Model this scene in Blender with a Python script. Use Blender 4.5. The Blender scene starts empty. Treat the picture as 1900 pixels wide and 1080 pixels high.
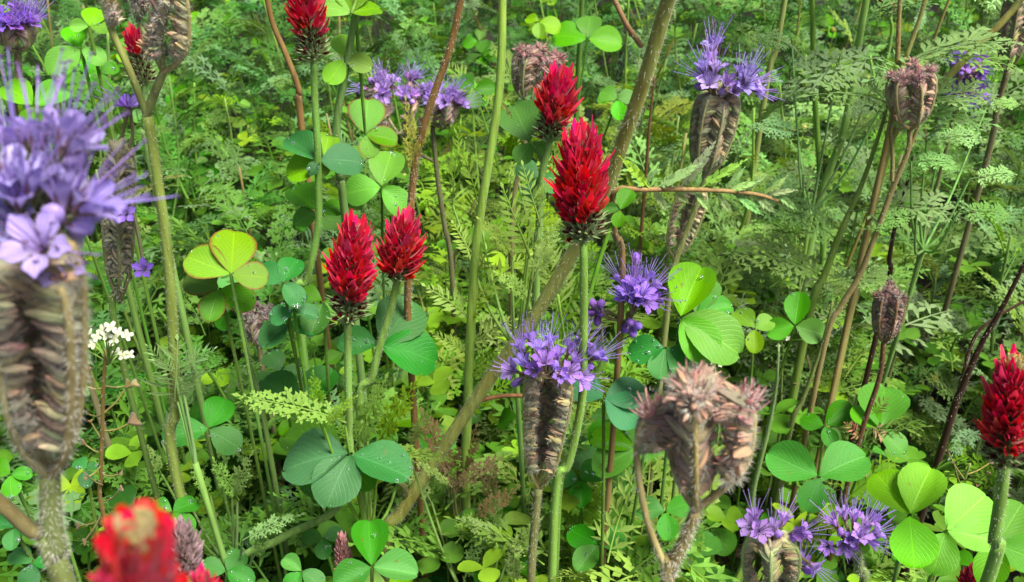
import bpy, math, random
import numpy as np
from mathutils import Vector, Matrix

random.seed(7)
np.random.seed(7)
RAD = math.radians
scene = bpy.context.scene
COL = scene.collection

# ------------------------------------------------------------------ camera
CAM_H, PITCH, HFOV = 0.60, RAD(32.0), RAD(55.0)
FPX = 950.0 / math.tan(HFOV / 2)          # focal length in photo pixels (1900 wide)
cam_data = bpy.data.cameras.new('camera')
cam = bpy.data.objects.new('camera', cam_data)
COL.objects.link(cam)
cam.location = (0, 0, CAM_H)
cam.rotation_euler = (math.pi / 2 - PITCH, 0, 0)
cam_data.sensor_width = 36.0
cam_data.lens = 18.0 / math.tan(HFOV / 2)
cam_data.clip_start = 0.01
cam_data.clip_end = 200.0
cam_data.dof.use_dof = True
cam_data.dof.focus_distance = 0.42
cam_data.dof.aperture_fstop = 27.0
scene.camera = cam

# ------------------------------------------------------------------ sky, sun, exposure (overcast)
SUN_EL, SUN_AZ = RAD(62), RAD(128)        # azimuth measured from +Y towards +X
world = bpy.data.worlds.new('World')
scene.world = world
world.use_nodes = True
wn = world.node_tree
sky = wn.nodes.new('ShaderNodeTexSky')
sky.sky_type = 'NISHITA'
sky.sun_disc = False
sky.sun_elevation = SUN_EL
sky.sun_rotation = SUN_AZ
sky.air_density = 0.45
sky.dust_density = 3.0
sky.ozone_density = 0.0
wn.links.new(sky.outputs[0], wn.nodes['Background'].inputs[0])
wn.nodes['Background'].inputs[1].default_value = 0.05
sun_data = bpy.data.lights.new('sun', 'SUN')
sun_data.energy = 2.2
sun_data.angle = RAD(22)
sun_data.color = (1.0, 0.97, 0.91)
sun = bpy.data.objects.new('sun', sun_data)
COL.objects.link(sun)
sd = Vector((math.sin(SUN_AZ) * math.cos(SUN_EL), math.cos(SUN_AZ) * math.cos(SUN_EL), math.sin(SUN_EL)))
sun.rotation_euler = (-sd).to_track_quat('-Z', 'Y').to_euler()
sun.location = sd * 5
scene.view_settings.view_transform = 'Standard'
scene.view_settings.look = 'None'
scene.view_settings.gamma = 1.0
scene.view_settings.use_curve_mapping = False
scene.view_settings.exposure = 1.86
scene.cycles.max_bounces = 6
scene.cycles.diffuse_bounces = 1
scene.cycles.glossy_bounces = 2
scene.cycles.transmission_bounces = 5
scene.cycles.transparent_max_bounces = 6
scene.cycles.use_denoising = True

# ------------------------------------------------------------------ pixel -> place
CAM = Vector((0, 0, CAM_H))
FW = Vector((0, math.cos(PITCH), -math.sin(PITCH)))
UP = Vector((0, math.sin(PITCH), math.cos(PITCH)))
RT = Vector((1, 0, 0))
def ray(px, py):
    return FW + RT * ((px - 950) / FPX) + UP * ((540 - py) / FPX)
def PY(px, py, Y):                         # point seen at a pixel, standing Y metres ahead of the camera
    d = ray(px, py)
    return CAM + d * (Y / d.y)
def on_plane(px, py, c, n):
    d = ray(px, py)
    return CAM + d * ((c - CAM).dot(n) / d.dot(n))
def project(p):
    q = p - CAM
    d = q.dot(FW)
    return 950 + FPX * q.dot(RT) / d, 540 - FPX * q.dot(UP) / d, d

# ------------------------------------------------------------------ materials
def mat(name):
    m = bpy.data.materials.new(name)
    m.use_nodes = True
    return m, m.node_tree, m.node_tree.nodes['Principled BSDF'], m.node_tree.nodes['Material Output']
def N(t, kind, **kw):
    n = t.nodes.new(kind)
    for k, v in kw.items():
        setattr(n, k, v)
    return n
def math_(t, op, a, b=None):
    n = N(t, 'ShaderNodeMath', operation=op)
    for i, x in enumerate((a, b)):
        if x is None: continue
        if isinstance(x, (int, float)): n.inputs[i].default_value = x
        else: t.links.new(x, n.inputs[i])
    return n.outputs[0]
def mixc(t, fac, a, b, blend='MIX'):
    n = N(t, 'ShaderNodeMix', data_type='RGBA', blend_type=blend)
    for s, x in ((n.inputs[0], fac), (n.inputs[6], a), (n.inputs[7], b)):
        if isinstance(x, (int, float)): s.default_value = x
        elif isinstance(x, tuple): s.default_value = (*x, 1)
        else: t.links.new(x, s)
    return n.outputs[2]
def noise(t, scale, detail=2, coord='Object'):
    tc = N(t, 'ShaderNodeTexCoord')
    n = N(t, 'ShaderNodeTexNoise')
    n.inputs['Scale'].default_value = scale
    n.inputs['Detail'].default_value = detail
    t.links.new(tc.outputs[coord], n.inputs['Vector'])
    return n.outputs['Fac']
def ramp(t, fac, a, b):
    n = N(t, 'ShaderNodeMapRange')
    n.inputs[1].default_value = a; n.inputs[2].default_value = b
    t.links.new(fac, n.inputs[0])
    return n.outputs[0]
def translucent(t, bsdf, out, col, fac):
    tr = N(t, 'ShaderNodeBsdfTranslucent')
    t.links.new(col, tr.inputs[0])
    mx = N(t, 'ShaderNodeMixShader')
    mx.inputs[0].default_value = fac
    t.links.new(bsdf.outputs[0], mx.inputs[1]); t.links.new(tr.outputs[0], mx.inputs[2])
    t.links.new(mx.outputs[0], out.inputs[0])
def hue_var(t, col, h=0.02, v=0.25, s=0.15):
    oi = N(t, 'ShaderNodeObjectInfo')
    hs = N(t, 'ShaderNodeHueSaturation')
    r = oi.outputs['Random']
    t.links.new(math_(t, 'ADD', math_(t, 'MULTIPLY', r, 2 * h), 0.5 - h), hs.inputs[0])
    r2 = math_(t, 'FRACT', math_(t, 'MULTIPLY', r, 7.31))
    t.links.new(math_(t, 'ADD', math_(t, 'MULTIPLY', r2, 2 * v), 1 - v), hs.inputs[2])
    r3 = math_(t, 'FRACT', math_(t, 'MULTIPLY', r, 13.7))
    t.links.new(math_(t, 'ADD', math_(t, 'MULTIPLY', r3, 2 * s), 1 - s), hs.inputs[1])
    t.links.new(col, hs.inputs[4])
    return hs.outputs[0]
def objcol(t):
    return N(t, 'ShaderNodeObjectInfo').outputs['Color']

def leaf_material(name, red_edge=False, veins=True, trans=0.26, rough=0.38, nscale=90, hv=0.009):
    m, t, b, out = mat(name)
    c = hue_var(t, objcol(t), hv, 0.22, 0.12)
    c = mixc(t, ramp(t, noise(t, nscale, 3), 0.35, 0.75), c, mixc(t, 1.0, c, (0.62, 0.72, 0.6), 'MULTIPLY'))
    bump_h = noise(t, nscale * 6, 2)
    if veins:
        uv = N(t, 'ShaderNodeUVMap', uv_map='UVMap')
        sp = N(t, 'ShaderNodeSeparateXYZ')
        t.links.new(uv.outputs[0], sp.inputs[0])
        au = math_(t, 'ABSOLUTE', math_(t, 'SUBTRACT', math_(t, 'MULTIPLY', sp.outputs[0], 2.0), 1.0))
        v = sp.outputs[1]
        mid = ramp(t, au, 0.07, 0.0)
        ph = math_(t, 'SUBTRACT', math_(t, 'MULTIPLY', v, 75.0), math_(t, 'MULTIPLY', au, 30.0))
        side = ramp(t, math_(t, 'SINE', ph), 0.55, 1.0)
        vn = math_(t, 'MAXIMUM', math_(t, 'MULTIPLY', mid, 0.65), math_(t, 'MULTIPLY', side, 0.34))
        c = mixc(t, vn, c, mixc(t, 1.0, c, (1.7, 1.45, 1.6), 'MULTIPLY'))
        sp_ = ramp(t, noise(t, 5.5, 3), 0.66, 0.74)
        c = mixc(t, math_(t, 'MULTIPLY', sp_, 0.6), c, (0.16, 0.12, 0.02))
        c = mixc(t, ramp(t, noise(t, 2.2, 2), 0.45, 0.75), c, mixc(t, 1.0, c, (1.08, 1.04, 0.95), 'MULTIPLY'))
        if red_edge:
            e = math_(t, 'MAXIMUM', au, v)
            e = math_(t, 'ADD', e, math_(t, 'MULTIPLY', math_(t, 'SUBTRACT', noise(t, 160, 3), 0.5), 0.5))
            c = mixc(t, ramp(t, e, 0.84, 1.0), c, (0.20, 0.035, 0.02))
        bump_h = math_(t, 'ADD', math_(t, 'MULTIPLY', bump_h, 0.4), math_(t, 'MULTIPLY', vn, -1.2))
    bp = N(t, 'ShaderNodeBump')
    bp.inputs['Strength'].default_value = 0.35
    bp.inputs['Distance'].default_value = 0.0006
    t.links.new(bump_h, bp.inputs['Height'])
    t.links.new(bp.outputs[0], b.inputs['Normal'])
    t.links.new(c, b.inputs['Base Color'])
    b.inputs['Roughness'].default_value = rough
    b.inputs['Specular IOR Level'].default_value = 0.22 if veins else 0.12
    b.inputs['Sheen Weight'].default_value = 0.0
    b.inputs['Sheen Roughness'].default_value = 0.5
    translucent(t, b, out, mixc(t, 1.0, c, (1.5, 1.3, 0.30), 'MULTIPLY'), trans)
    return m
M_LEAF = leaf_material('clover_leaf')
M_LEAFR = leaf_material('clover_leaf_red_margin', red_edge=True)
M_FERN = leaf_material('feathered_leaf', veins=False, trans=0.26, rough=0.5, nscale=60, hv=0.014)

def stem_material():
    m, t, b, out = mat('stem_skin')
    c = mixc(t, 1.0, hue_var(t, objcol(t), 0.01, 0.12, 0.1), (1.02, 1.28, 0.85), 'MULTIPLY')
    tc = N(t, 'ShaderNodeTexCoord')
    mp = N(t, 'ShaderNodeMapping')
    mp.inputs['Scale'].default_value = (420, 420, 30)
    nz = N(t, 'ShaderNodeTexNoise'); nz.inputs['Scale'].default_value = 1.0; nz.inputs['Detail'].default_value = 3
    t.links.new(tc.outputs['Object'], mp.inputs[0]); t.links.new(mp.outputs[0], nz.inputs['Vector'])
    c = mixc(t, ramp(t, nz.outputs['Fac'], 0.35, 0.7), c, mixc(t, 1.0, c, (0.6, 0.55, 0.5), 'MULTIPLY'))
    c = mixc(t, ramp(t, noise(t, 35, 2), 0.5, 0.8), c, mixc(t, 1.0, c, (1.12, 0.95, 0.8), 'MULTIPLY'))
    bp = N(t, 'ShaderNodeBump'); bp.inputs['Strength'].default_value = 0.5; bp.inputs['Distance'].default_value = 0.0005
    t.links.new(nz.outputs['Fac'], bp.inputs['Height']); t.links.new(bp.outputs[0], b.inputs['Normal'])
    t.links.new(c, b.inputs['Base Color'])
    b.inputs['Roughness'].default_value = 0.5
    b.inputs['Sheen Weight'].default_value = 0.05
    b.inputs['Specular IOR Level'].default_value = 0.2
    return m
M_STEM = stem_material()

def hair_material():
    m, t, b, out = mat('plant_hair')
    b.inputs['Base Color'].default_value = (0.74, 0.72, 0.60, 1)
    b.inputs['Roughness'].default_value = 0.5
    rgb = N(t, 'ShaderNodeRGB'); rgb.outputs[0].default_value = (0.6, 0.6, 0.46, 1)
    translucent(t, b, out, rgb.outputs[0], 0.45)
    return m
M_HAIR = hair_material()

def petal_material(name, tint_low, tint_high, trans=0.3, rough=0.45, streak=0.0, h=0.012, v=0.2):
    m, t, b, out = mat(name)
    c = hue_var(t, objcol(t), h, v, 0.06)
    uv = N(t, 'ShaderNodeUVMap', uv_map='UVMap')
    sp = N(t, 'ShaderNodeSeparateXYZ'); t.links.new(uv.outputs[0], sp.inputs[0])
    c1 = mixc(t, 1.0, c, tint_low, 'MULTIPLY'); c2 = mixc(t, 1.0, c, tint_high, 'MULTIPLY')
    col = mixc(t, sp.outputs[1], c1, c2)
    if streak:
        s = math_(t, 'SINE', math_(t, 'MULTIPLY', sp.outputs[0], 32.0))
        col = mixc(t, math_(t, 'MULTIPLY', ramp(t, s, 0.3, 1.0), streak), col, mixc(t, 1.0, col, (0.6, 0.5, 0.85), 'MULTIPLY'))
    col = mixc(t, ramp(t, noise(t, 300, 2), 0.4, 0.75), col, mixc(t, 1.0, col, (0.88, 0.84, 0.9), 'MULTIPLY'))
    t.links.new(col, b.inputs['Base Color'])
    b.inputs['Roughness'].default_value = rough
    b.inputs['Specular IOR Level'].default_value = 0.2
    b.inputs['Sheen Weight'].default_value = 0.12
    translucent(t, b, out, col, trans)
    return m
M_RED = petal_material('crimson_petal', (0.95, 1.0, 0.8), (1.1, 1.3, 1.3), trans=0.34, rough=0.6)
M_VIOLET = petal_material('violet_petal', (1.5, 1.55, 1.15), (1.0, 1.0, 1.0), trans=0.38, streak=0.5, h=0.012)
M_WHITE = petal_material('white_petal', (0.9, 1.0, 0.7), (1, 1, 1), trans=0.3, h=0.0, v=0.08)

def plain(name, rough=0.55, trans=0.2, var=0.25, scale=250, grad=False):
    m, t, b, out = mat(name)
    c = hue_var(t, objcol(t), 0.02, var, 0.15)
    if grad:                               # greener at the foot, rusty towards the sepal tips
        uv = N(t, 'ShaderNodeUVMap', uv_map='UVMap')
        sp = N(t, 'ShaderNodeSeparateXYZ'); t.links.new(uv.outputs[0], sp.inputs[0])
        c = mixc(t, sp.outputs[1], mixc(t, 1.0, c, (0.95, 1.2, 0.95), 'MULTIPLY'), mixc(t, 1.0, c, (1.0, 0.80, 0.74), 'MULTIPLY'))
    c = mixc(t, ramp(t, noise(t, scale, 3), 0.35, 0.7), c, mixc(t, 1.0, c, (0.7, 0.66, 0.62), 'MULTIPLY'))
    t.links.new(c, b.inputs['Base Color'])
    b.inputs['Roughness'].default_value = rough
    b.inputs['Sheen Weight'].default_value = 0.25
    translucent(t, b, out, c, trans)
    return m
M_CALYX = plain('calyx', 0.65, 0.25, grad=True)
M_CONE = plain('yellow_cone', 0.6, 0.1, scale=700)
def fixed(name, col, rough=0.5, trans=0.2):
    m, t, b, out = mat(name)
    rgb = N(t, 'ShaderNodeRGB'); rgb.outputs[0].default_value = (*col, 1)
    c = hue_var(t, rgb.outputs[0], 0.02, 0.2, 0.1)
    t.links.new(c, b.inputs['Base Color']); b.inputs['Roughness'].default_value = rough
    translucent(t, b, out, c, trans)
    return m
M_STAMEN = fixed('stamen', (0.50, 0.36, 0.82), 0.4, 0.35)
M_ANTHER = fixed('anther', (0.10, 0.06, 0.16), 0.6, 0.0)
M_GREENCAL = fixed('clover_calyx', (0.33, 0.44, 0.17), 0.6, 0.3)
M_DARKTIP = fixed('withered_petal', (0.11, 0.008, 0.02), 0.4, 0.1)
M_PURPCAL = fixed('bud_calyx', (0.20, 0.10, 0.13), 0.6, 0.15)

def water_material():
    m, t, b, out = mat('water')
    b.inputs['Base Color'].default_value = (0.95, 1, 1, 1)
    b.inputs['Roughness'].default_value = 0.0
    b.inputs['IOR'].default_value = 1.33
    b.inputs['Transmission Weight'].default_value = 0.95
    return m
M_WATER = water_material()

def soil_material():
    m, t, b, out = mat('soil')
    n1 = noise(t, 60, 6); n2 = noise(t, 9, 3)
    c = mixc(t, ramp(t, n1, 0.3, 0.7), (0.006, 0.005, 0.004), (0.028, 0.020, 0.013))  # soil tone lowered to paint deeper shade into the gaps
    c = mixc(t, ramp(t, n2, 0.45, 0.7), c, (0.014, 0.016, 0.008))
    bp = N(t, 'ShaderNodeBump'); bp.inputs['Strength'].default_value = 0.9; bp.inputs['Distance'].default_value = 0.01
    t.links.new(n1, bp.inputs['Height']); t.links.new(bp.outputs[0], b.inputs['Normal'])
    t.links.new(c, b.inputs['Base Color']); b.inputs['Roughness'].default_value = 0.9
    return m
M_SOIL = soil_material()
M_LITTER = fixed('dead_leaf', (0.16, 0.10, 0.055), 0.8, 0.15)

# ------------------------------------------------------------------ mesh helpers
class MB:
    def __init__(s): s.v = []; s.f = []; s.m = []; s.uv = []
    def face(s, idx, m=0, uv=None):
        s.f.append(idx); s.m.append(m); s.uv.append(uv or [(0.5, 0.5)] * len(idx))
    def grid(s, rows, m=0, uvs=None):      # rows: list of equally long point lists
        b = len(s.v); w = len(rows[0])
        for r in rows: s.v.extend(r)
        nr = len(rows)
        for i in range(nr - 1):
            for j in range(w - 1):
                a = b + i * w + j
                q = [(j / (w - 1), i / (nr - 1)), ((j + 1) / (w - 1), i / (nr - 1)), ((j + 1) / (w - 1), (i + 1) / (nr - 1)), (j / (w - 1), (i + 1) / (nr - 1))]
                s.face((a, a + 1, a + w + 1, a + w), m, q)
    def mesh(s, name, mats, smooth=True, origin=None):
        me = bpy.data.meshes.new(name)
        vs = [tuple(p - origin) for p in s.v] if origin is not None else [tuple(p) for p in s.v]
        me.from_pydata(vs, [], s.f)
        for m in mats: me.materials.append(m)
        me.polygons.foreach_set('material_index', s.m)
        me.polygons.foreach_set('use_smooth', [smooth] * len(s.f))
        u = me.uv_layers.new(name='UVMap')
        u.data.foreach_set('uv', [c for q in s.uv for p in q for c in p])
        me.update()
        return me

def smooth_path(pts, n):
    """Catmull-Rom through points (Vectors), n samples."""
    if len(pts) == 2:
        return [pts[0].lerp(pts[1], i / (n - 1)) for i in range(n)]
    P = [pts[0] * 2 - pts[1]] + list(pts) + [pts[-1] * 2 - pts[-2]]
    out = []
    segs = len(pts) - 1
    for i in range(n):
        x = i / (n - 1) * segs
        k = min(int(x), segs - 1); t = x - k
        p0, p1, p2, p3 = P[k], P[k + 1], P[k + 2], P[k + 3]
        out.append(0.5 * ((2 * p1) + (p2 - p0) * t + (2 * p0 - 5 * p1 + 4 * p2 - p3) * t * t + (3 * p1 - p0 - 3 * p2 + p3) * t ** 3))
    return out
def perp(v):
    a = Vector((1, 0, 0)) if abs(v.x) < 0.8 * v.length else Vector((0, 1, 0))
    return v.cross(a).normalized()
def rnd_unit():
    while True:
        v = Vector((random.uniform(-1, 1), random.uniform(-1, 1), random.uniform(-1, 1)))
        if 0.05 < v.length < 1: return v.normalized()
def tube(mb, path, r0, r1, sides=8, m=0, cap=True, bulge=None):
    n = len(path); b = len(mb.v)
    nrm = perp(path[1] - path[0])
    for i, p in enumerate(path):
        tg = (path[min(i + 1, n - 1)] - path[max(i - 1, 0)]).normalized()
        nrm = (nrm - tg * nrm.dot(tg)).normalized()
        bn = tg.cross(nrm)
        t = i / (n - 1)
        r = r0 + (r1 - r0) * t
        if bulge: r *= bulge(t)
        for k in range(sides):
            a = 2 * math.pi * k / sides
            mb.v.append(p + (nrm * math.cos(a) + bn * math.sin(a)) * r)
    for i in range(n - 1):
        for k in range(sides):
            k2 = (k + 1) % sides
            mb.face((b + i * sides + k, b + i * sides + k2, b + (i + 1) * sides + k2, b + (i + 1) * sides + k), m,
                    [(k / sides, i / n), ((k + 1) / sides, i / n), ((k + 1) / sides, (i + 1) / n), (k / sides, (i + 1) / n)])
    if cap:
        mb.face(tuple(b + (n - 1) * sides + k for k in range(sides)), m)
def hairs(mb, path, r0, r1, per_cm, length, m=1, width=0.000075, lean=0.15):
    n = len(path)
    L = sum((path[i + 1] - path[i]).length for i in range(n - 1))
    for _ in range(int(L * 100 * per_cm)):
        x = random.random() * (n - 1); i = min(int(x), n - 2); t = x - i
        p = path[i].lerp(path[i + 1], t); tg = (path[i + 1] - path[i]).normalized()
        o = rnd_unit(); o = (o - tg * o.dot(tg))
        if o.length < 0.1: continue
        o.normalize()
        r = r0 + (r1 - r0) * x / (n - 1)
        s = tg.cross(o) * width
        a = p + o * r * 0.9
        tip = a + (o + tg * random.uniform(-lean, lean * 1.5) + rnd_unit() * 0.25).normalized() * length * random.uniform(0.5, 1.2)
        b = len(mb.v)
        mb.v += [a - s, a + s, tip]
        mb.face((b, b + 1, b + 2), m)

# ------------------------------------------------------------------ object helpers (world matrices kept here)
WM = {}
def tagthing(o, label, cat, group=None):
    o['label'] = label; o['category'] = cat
    if group: o['group'] = group
def thing(name, base, label, cat, group=None):
    o = bpy.data.objects.new(name, None)
    o.empty_display_size = 0.01
    o.location = base
    COL.objects.link(o)
    WM[o] = Matrix.Translation(base)
    if len(label.split()) > 16: label = label.replace('some way from', 'beyond').replace(' and thread-like leaves', '').replace(' yellow-green button heads', ' yellow button heads')
    tagthing(o, label, cat, group)
    return o
def part(name, me, parent, M=None, color=None):
    """M is the world matrix of the part; None puts it at the parent's own place."""
    o = bpy.data.objects.new(name, me)
    COL.objects.link(o)
    o.parent = parent
    if M is None: M = WM[parent].copy()
    o.matrix_local = WM[parent].inverted() @ M
    WM[o] = M
    if color: o.color = (*color, 1)
    return o
def frame(base, ydir, zhint, s, sx=None):
    y = ydir.normalized()
    z = zhint - y * zhint.dot(y)
    z = z.normalized() if z.length > 1e-4 else perp(y)
    x = y.cross(z)
    sx = s if sx is None else sx
    return Matrix(((x.x * sx, y.x * s, z.x * s, base.x), (x.y * sx, y.y * s, z.y * s, base.y), (x.z * sx, y.z * s, z.z * s, base.z), (0, 0, 0, 1)))
def zframe(base, zdir, s, roll=0.0, sz=None):
    z = zdir.normalized(); x = perp(z); y = z.cross(x)
    c, si = math.cos(roll), math.sin(roll)
    x, y = x * c + y * si, y * c - x * si
    sz = s if sz is None else sz
    return Matrix(((x.x * s, y.x * s, z.x * sz, base.x), (x.y * s, y.y * s, z.y * sz, base.y), (x.z * s, y.z * s, z.z * sz, base.z), (0, 0, 0, 1)))
def jit(c, k=0.1):
    g = random.uniform(1 - k, 1 + k)
    return tuple(max(0.0, min(1.0, x * g * random.uniform(1 - k * 0.6, 1 + k * 0.6))) for x in c)

def vivid(c, k):
    m = max(c)
    return tuple(min(0.62, m * k * (x / m) ** 1.22) for x in c)
# ------------------------------------------------------------------ leaf templates
V = Vector
def leaflet_mesh(name, w=0.86, fold=0.18, droop=0.12, notch=0.0, broad=0.58, m=M_LEAF, seed=0, wave=0.02):
    rg = random.Random(seed)
    mb = MB(); rows = []
    ts = [0, 0.08, 0.2, 0.36, 0.52, 0.68, 0.82, 0.92, 0.975, 1.0]
    ph = rg.uniform(0, 6)
    for t in ts:
        a = broad
        if t < a: h = math.sin(math.pi / 2 * (t / a)) ** 0.85
        else: h = math.sqrt(max(0, 1 - ((t - a) / (1 - a)) ** 2)) if t < 1 else 0.10
        h *= w / 2
        row = []
        for u in (-1, -0.5, 0, 0.5, 1):
            x = u * h
            z = abs(x) * fold + -droop * t * t + wave * math.sin(7 * t + ph + u * 2) * abs(u)
            y = t - (notch * (1 - abs(u)) if t > 0.95 else 0) - 0.03 * (1 - abs(u)) * (t > 0.99)
            row.append(V((x, y, z)))
        rows.append(row)
    mb.grid(rows, 0)
    return mb.mesh(name, [m])
LEAFLETS = [leaflet_mesh('leaflet', 0.80, 0.60, 0.15, 0.0, 0.56, seed=11, wave=0.05), leaflet_mesh('leaflet', 0.88, 0.30, 0.34, 0.03, 0.60, seed=12, wave=0.06), leaflet_mesh('leaflet', 0.90, 0.22, 0.16, 0.0, 0.60, seed=1, wave=0.035), leaflet_mesh('leaflet', 0.84, 0.36, 0.22, 0.02, 0.58, seed=2),
            leaflet_mesh('leaflet', 0.78, 0.45, 0.10, 0.0, 0.55, seed=3), leaflet_mesh('leaflet', 0.96, 0.14, 0.25, 0.03, 0.62, seed=4, wave=0.04),
            leaflet_mesh('leaflet', 0.86, -0.1, 0.16, 0.0, 0.60, seed=5, wave=0.03)]
LEAFLETS_RED = [leaflet_mesh('leaflet', 0.9, 0.12, 0.12, 0.02, 0.6, M_LEAFR, 6, 0.03), leaflet_mesh('leaflet', 0.84, 0.25, 0.18, 0.0, 0.58, M_LEAFR, 7)]
FOLDED = [leaflet_mesh('leaflet', 0.8, 0.85, 0.12, 0.0, 0.55, seed=8), leaflet_mesh('leaflet', 0.7, 0.7, 0.3, 0.0, 0.55, seed=9)]

def kite(mb, a, d, n, L, W, m=0):
    s = d.cross(n).normalized() * W
    c = n * (L * 0.06)
    b = len(mb.v)
    mb.v += [a, a + d * L * 0.55 + s + c, a + d * L, a + d * L * 0.55 - s + c]
    mb.face((b, b + 1, b + 2, b + 3), m)
def fern_mesh(name, pairs=9, lobes=4, width=0.42, lobe_l=0.34, lobe_w=0.3, arch=0.2, ang=62, seed=0, rach=0.012, curl=0.25, taper=0.9, solid=0.12):
    """A pinnate leaf, unit length along +Y, upper side +Z; every lobe has its own faces."""
    rg = random.Random(seed); mb = MB()
    def axis(t): return V((0.03 * math.sin(3 * t + seed), t * (1 - 0.12 * arch), arch * (t * 0.9 - 1.25 * t * t)))
    pth = [axis(i / 7) for i in range(8)]
    tube(mb, pth, rach, rach * 0.3, 4, 0, False)
    for k in range(pairs):
        t = 0.14 + 0.84 * (k / (pairs - 1)) ** 0.95
        env = math.sin(math.pi * min(1, 0.16 + t * taper)) ** 0.7
        for s in (-1, 1):
            a = RAD(ang * (1 - 0.35 * t) + rg.uniform(-9, 9))
            tt = max(0.0, min(1.0, t + rg.uniform(-0.02, 0.02)))
            p = axis(tt)
            tg = (axis(min(1, tt + 0.02)) - axis(max(0, tt - 0.02))).normalized()
            L = width * 0.5 * env * rg.uniform(0.8, 1.15) + 0.012
            lift = rg.uniform(-0.1, 0.45)
            d = (tg * math.cos(a) + V((s, 0, 0)) * math.sin(a) + V((0, 0, lift))).normalized()
            nn = (V((-s * lift, 0, 1))).normalized()
            if lobes == 0:
                kite(mb, p, d, nn, L, L * lobe_w * 0.5)
                continue
            for j in range(lobes):
                u = (j + 0.6) / (lobes + 0.5)
                q = p + d * L * u - nn * (curl * L * u * u)
                dd = (d - nn * curl * 2 * u).normalized()
                ll = L * lobe_l * (1 - 0.45 * u)
                for s2 in (-1, 1):
                    sd_ = dd.cross(nn).normalized() * s2
                    kite(mb, q, (dd * 0.75 + sd_ * 0.8 + nn * rg.uniform(-0.1, 0.35)).normalized(), nn, ll, ll * lobe_w)
            kite(mb, p + d * L * 0.0, (d - nn * curl * 0.5).normalized(), nn, L * 0.95, L * solid)
            q = p + d * L * 0.7 - nn * curl * L * 0.5
            kite(mb, q, (d - nn * curl * 1.6).normalized(), nn, L * 0.36, L * 0.36 * lobe_w)
    kite(mb, axis(0.94), (axis(1) - axis(0.9)).normalized(), V((0, 0, 1)), 0.1, 0.02)
    return mb.mesh(name, [M_FERN])
FERN_A = [fern_mesh('fern_leaf', 8, 3, 0.56, 0.52, 0.19, 0.35, 60, s, 0.010, 0.25, 0.9, 0.07) for s in (1, 2, 3)]             # broad silvery phacelia leaf
FERN_B = [fern_mesh('fern_leaf', 11, 0, 0.8, 0.3, 0.13, 0.25, 58, s, 0.008) for s in (4, 5)]          # simple comb
FERN_C = [fern_mesh('fern_leaf', 11, 2, 0.36, 0.5, 0.24, 0.25, 52, s, 0.014, 0.25, 0.9, 0.13) for s in (6, 7, 8)]      # narrow yellow-green sprays
def pinna_mesh(seed):
    rg = random.Random(seed); mb = MB(); k = 27; rows = []
    for i in range(k):
        t = i / (k - 1); h = 0.085 * math.sin(math.pi * (0.12 + 0.86 * t)) ** 0.8 * (1.0 if i % 2 else 0.5) + 0.006
        z = 0.18 * t - 0.35 * t * t
        dy = 0.03 if i % 2 else 0.0
        rows.append([V((-h, t + dy, z + h * 0.5)), V((-h * 0.4, t, z + 0.01)), V((0, t, z)), V((h * 0.4, t, z + 0.01)), V((h, t + dy, z + h * 0.5))])
    mb.grid(rows)
    return mb.mesh('pinna', [M_FERN])
PINNA = [pinna_mesh(s) for s in (1, 2, 3)]                                                             # one toothed lobe of a big frond
FERN_S = [fern_mesh('fern_leaf', 10, 0, 0.50, 0.3, 0.24, 0.3, 50, s, 0.016) for s in (14, 15, 16)]            # sprig with plain narrow leaflets
FERN_P = [fern_mesh('fern_leaf', 13, 0, 0.40, 0.3, 0.55, 0.2, 42, s, 0.03) for s in (17, 18, 19)]            # soft lobed pinna
FERN_D = [fern_mesh('fern_leaf', 8, 3, 0.5, 0.55, 0.10, 0.2, 50, s, 0.010, 0.0) for s in (9, 10)]     # thread-like mayweed leaf

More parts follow.
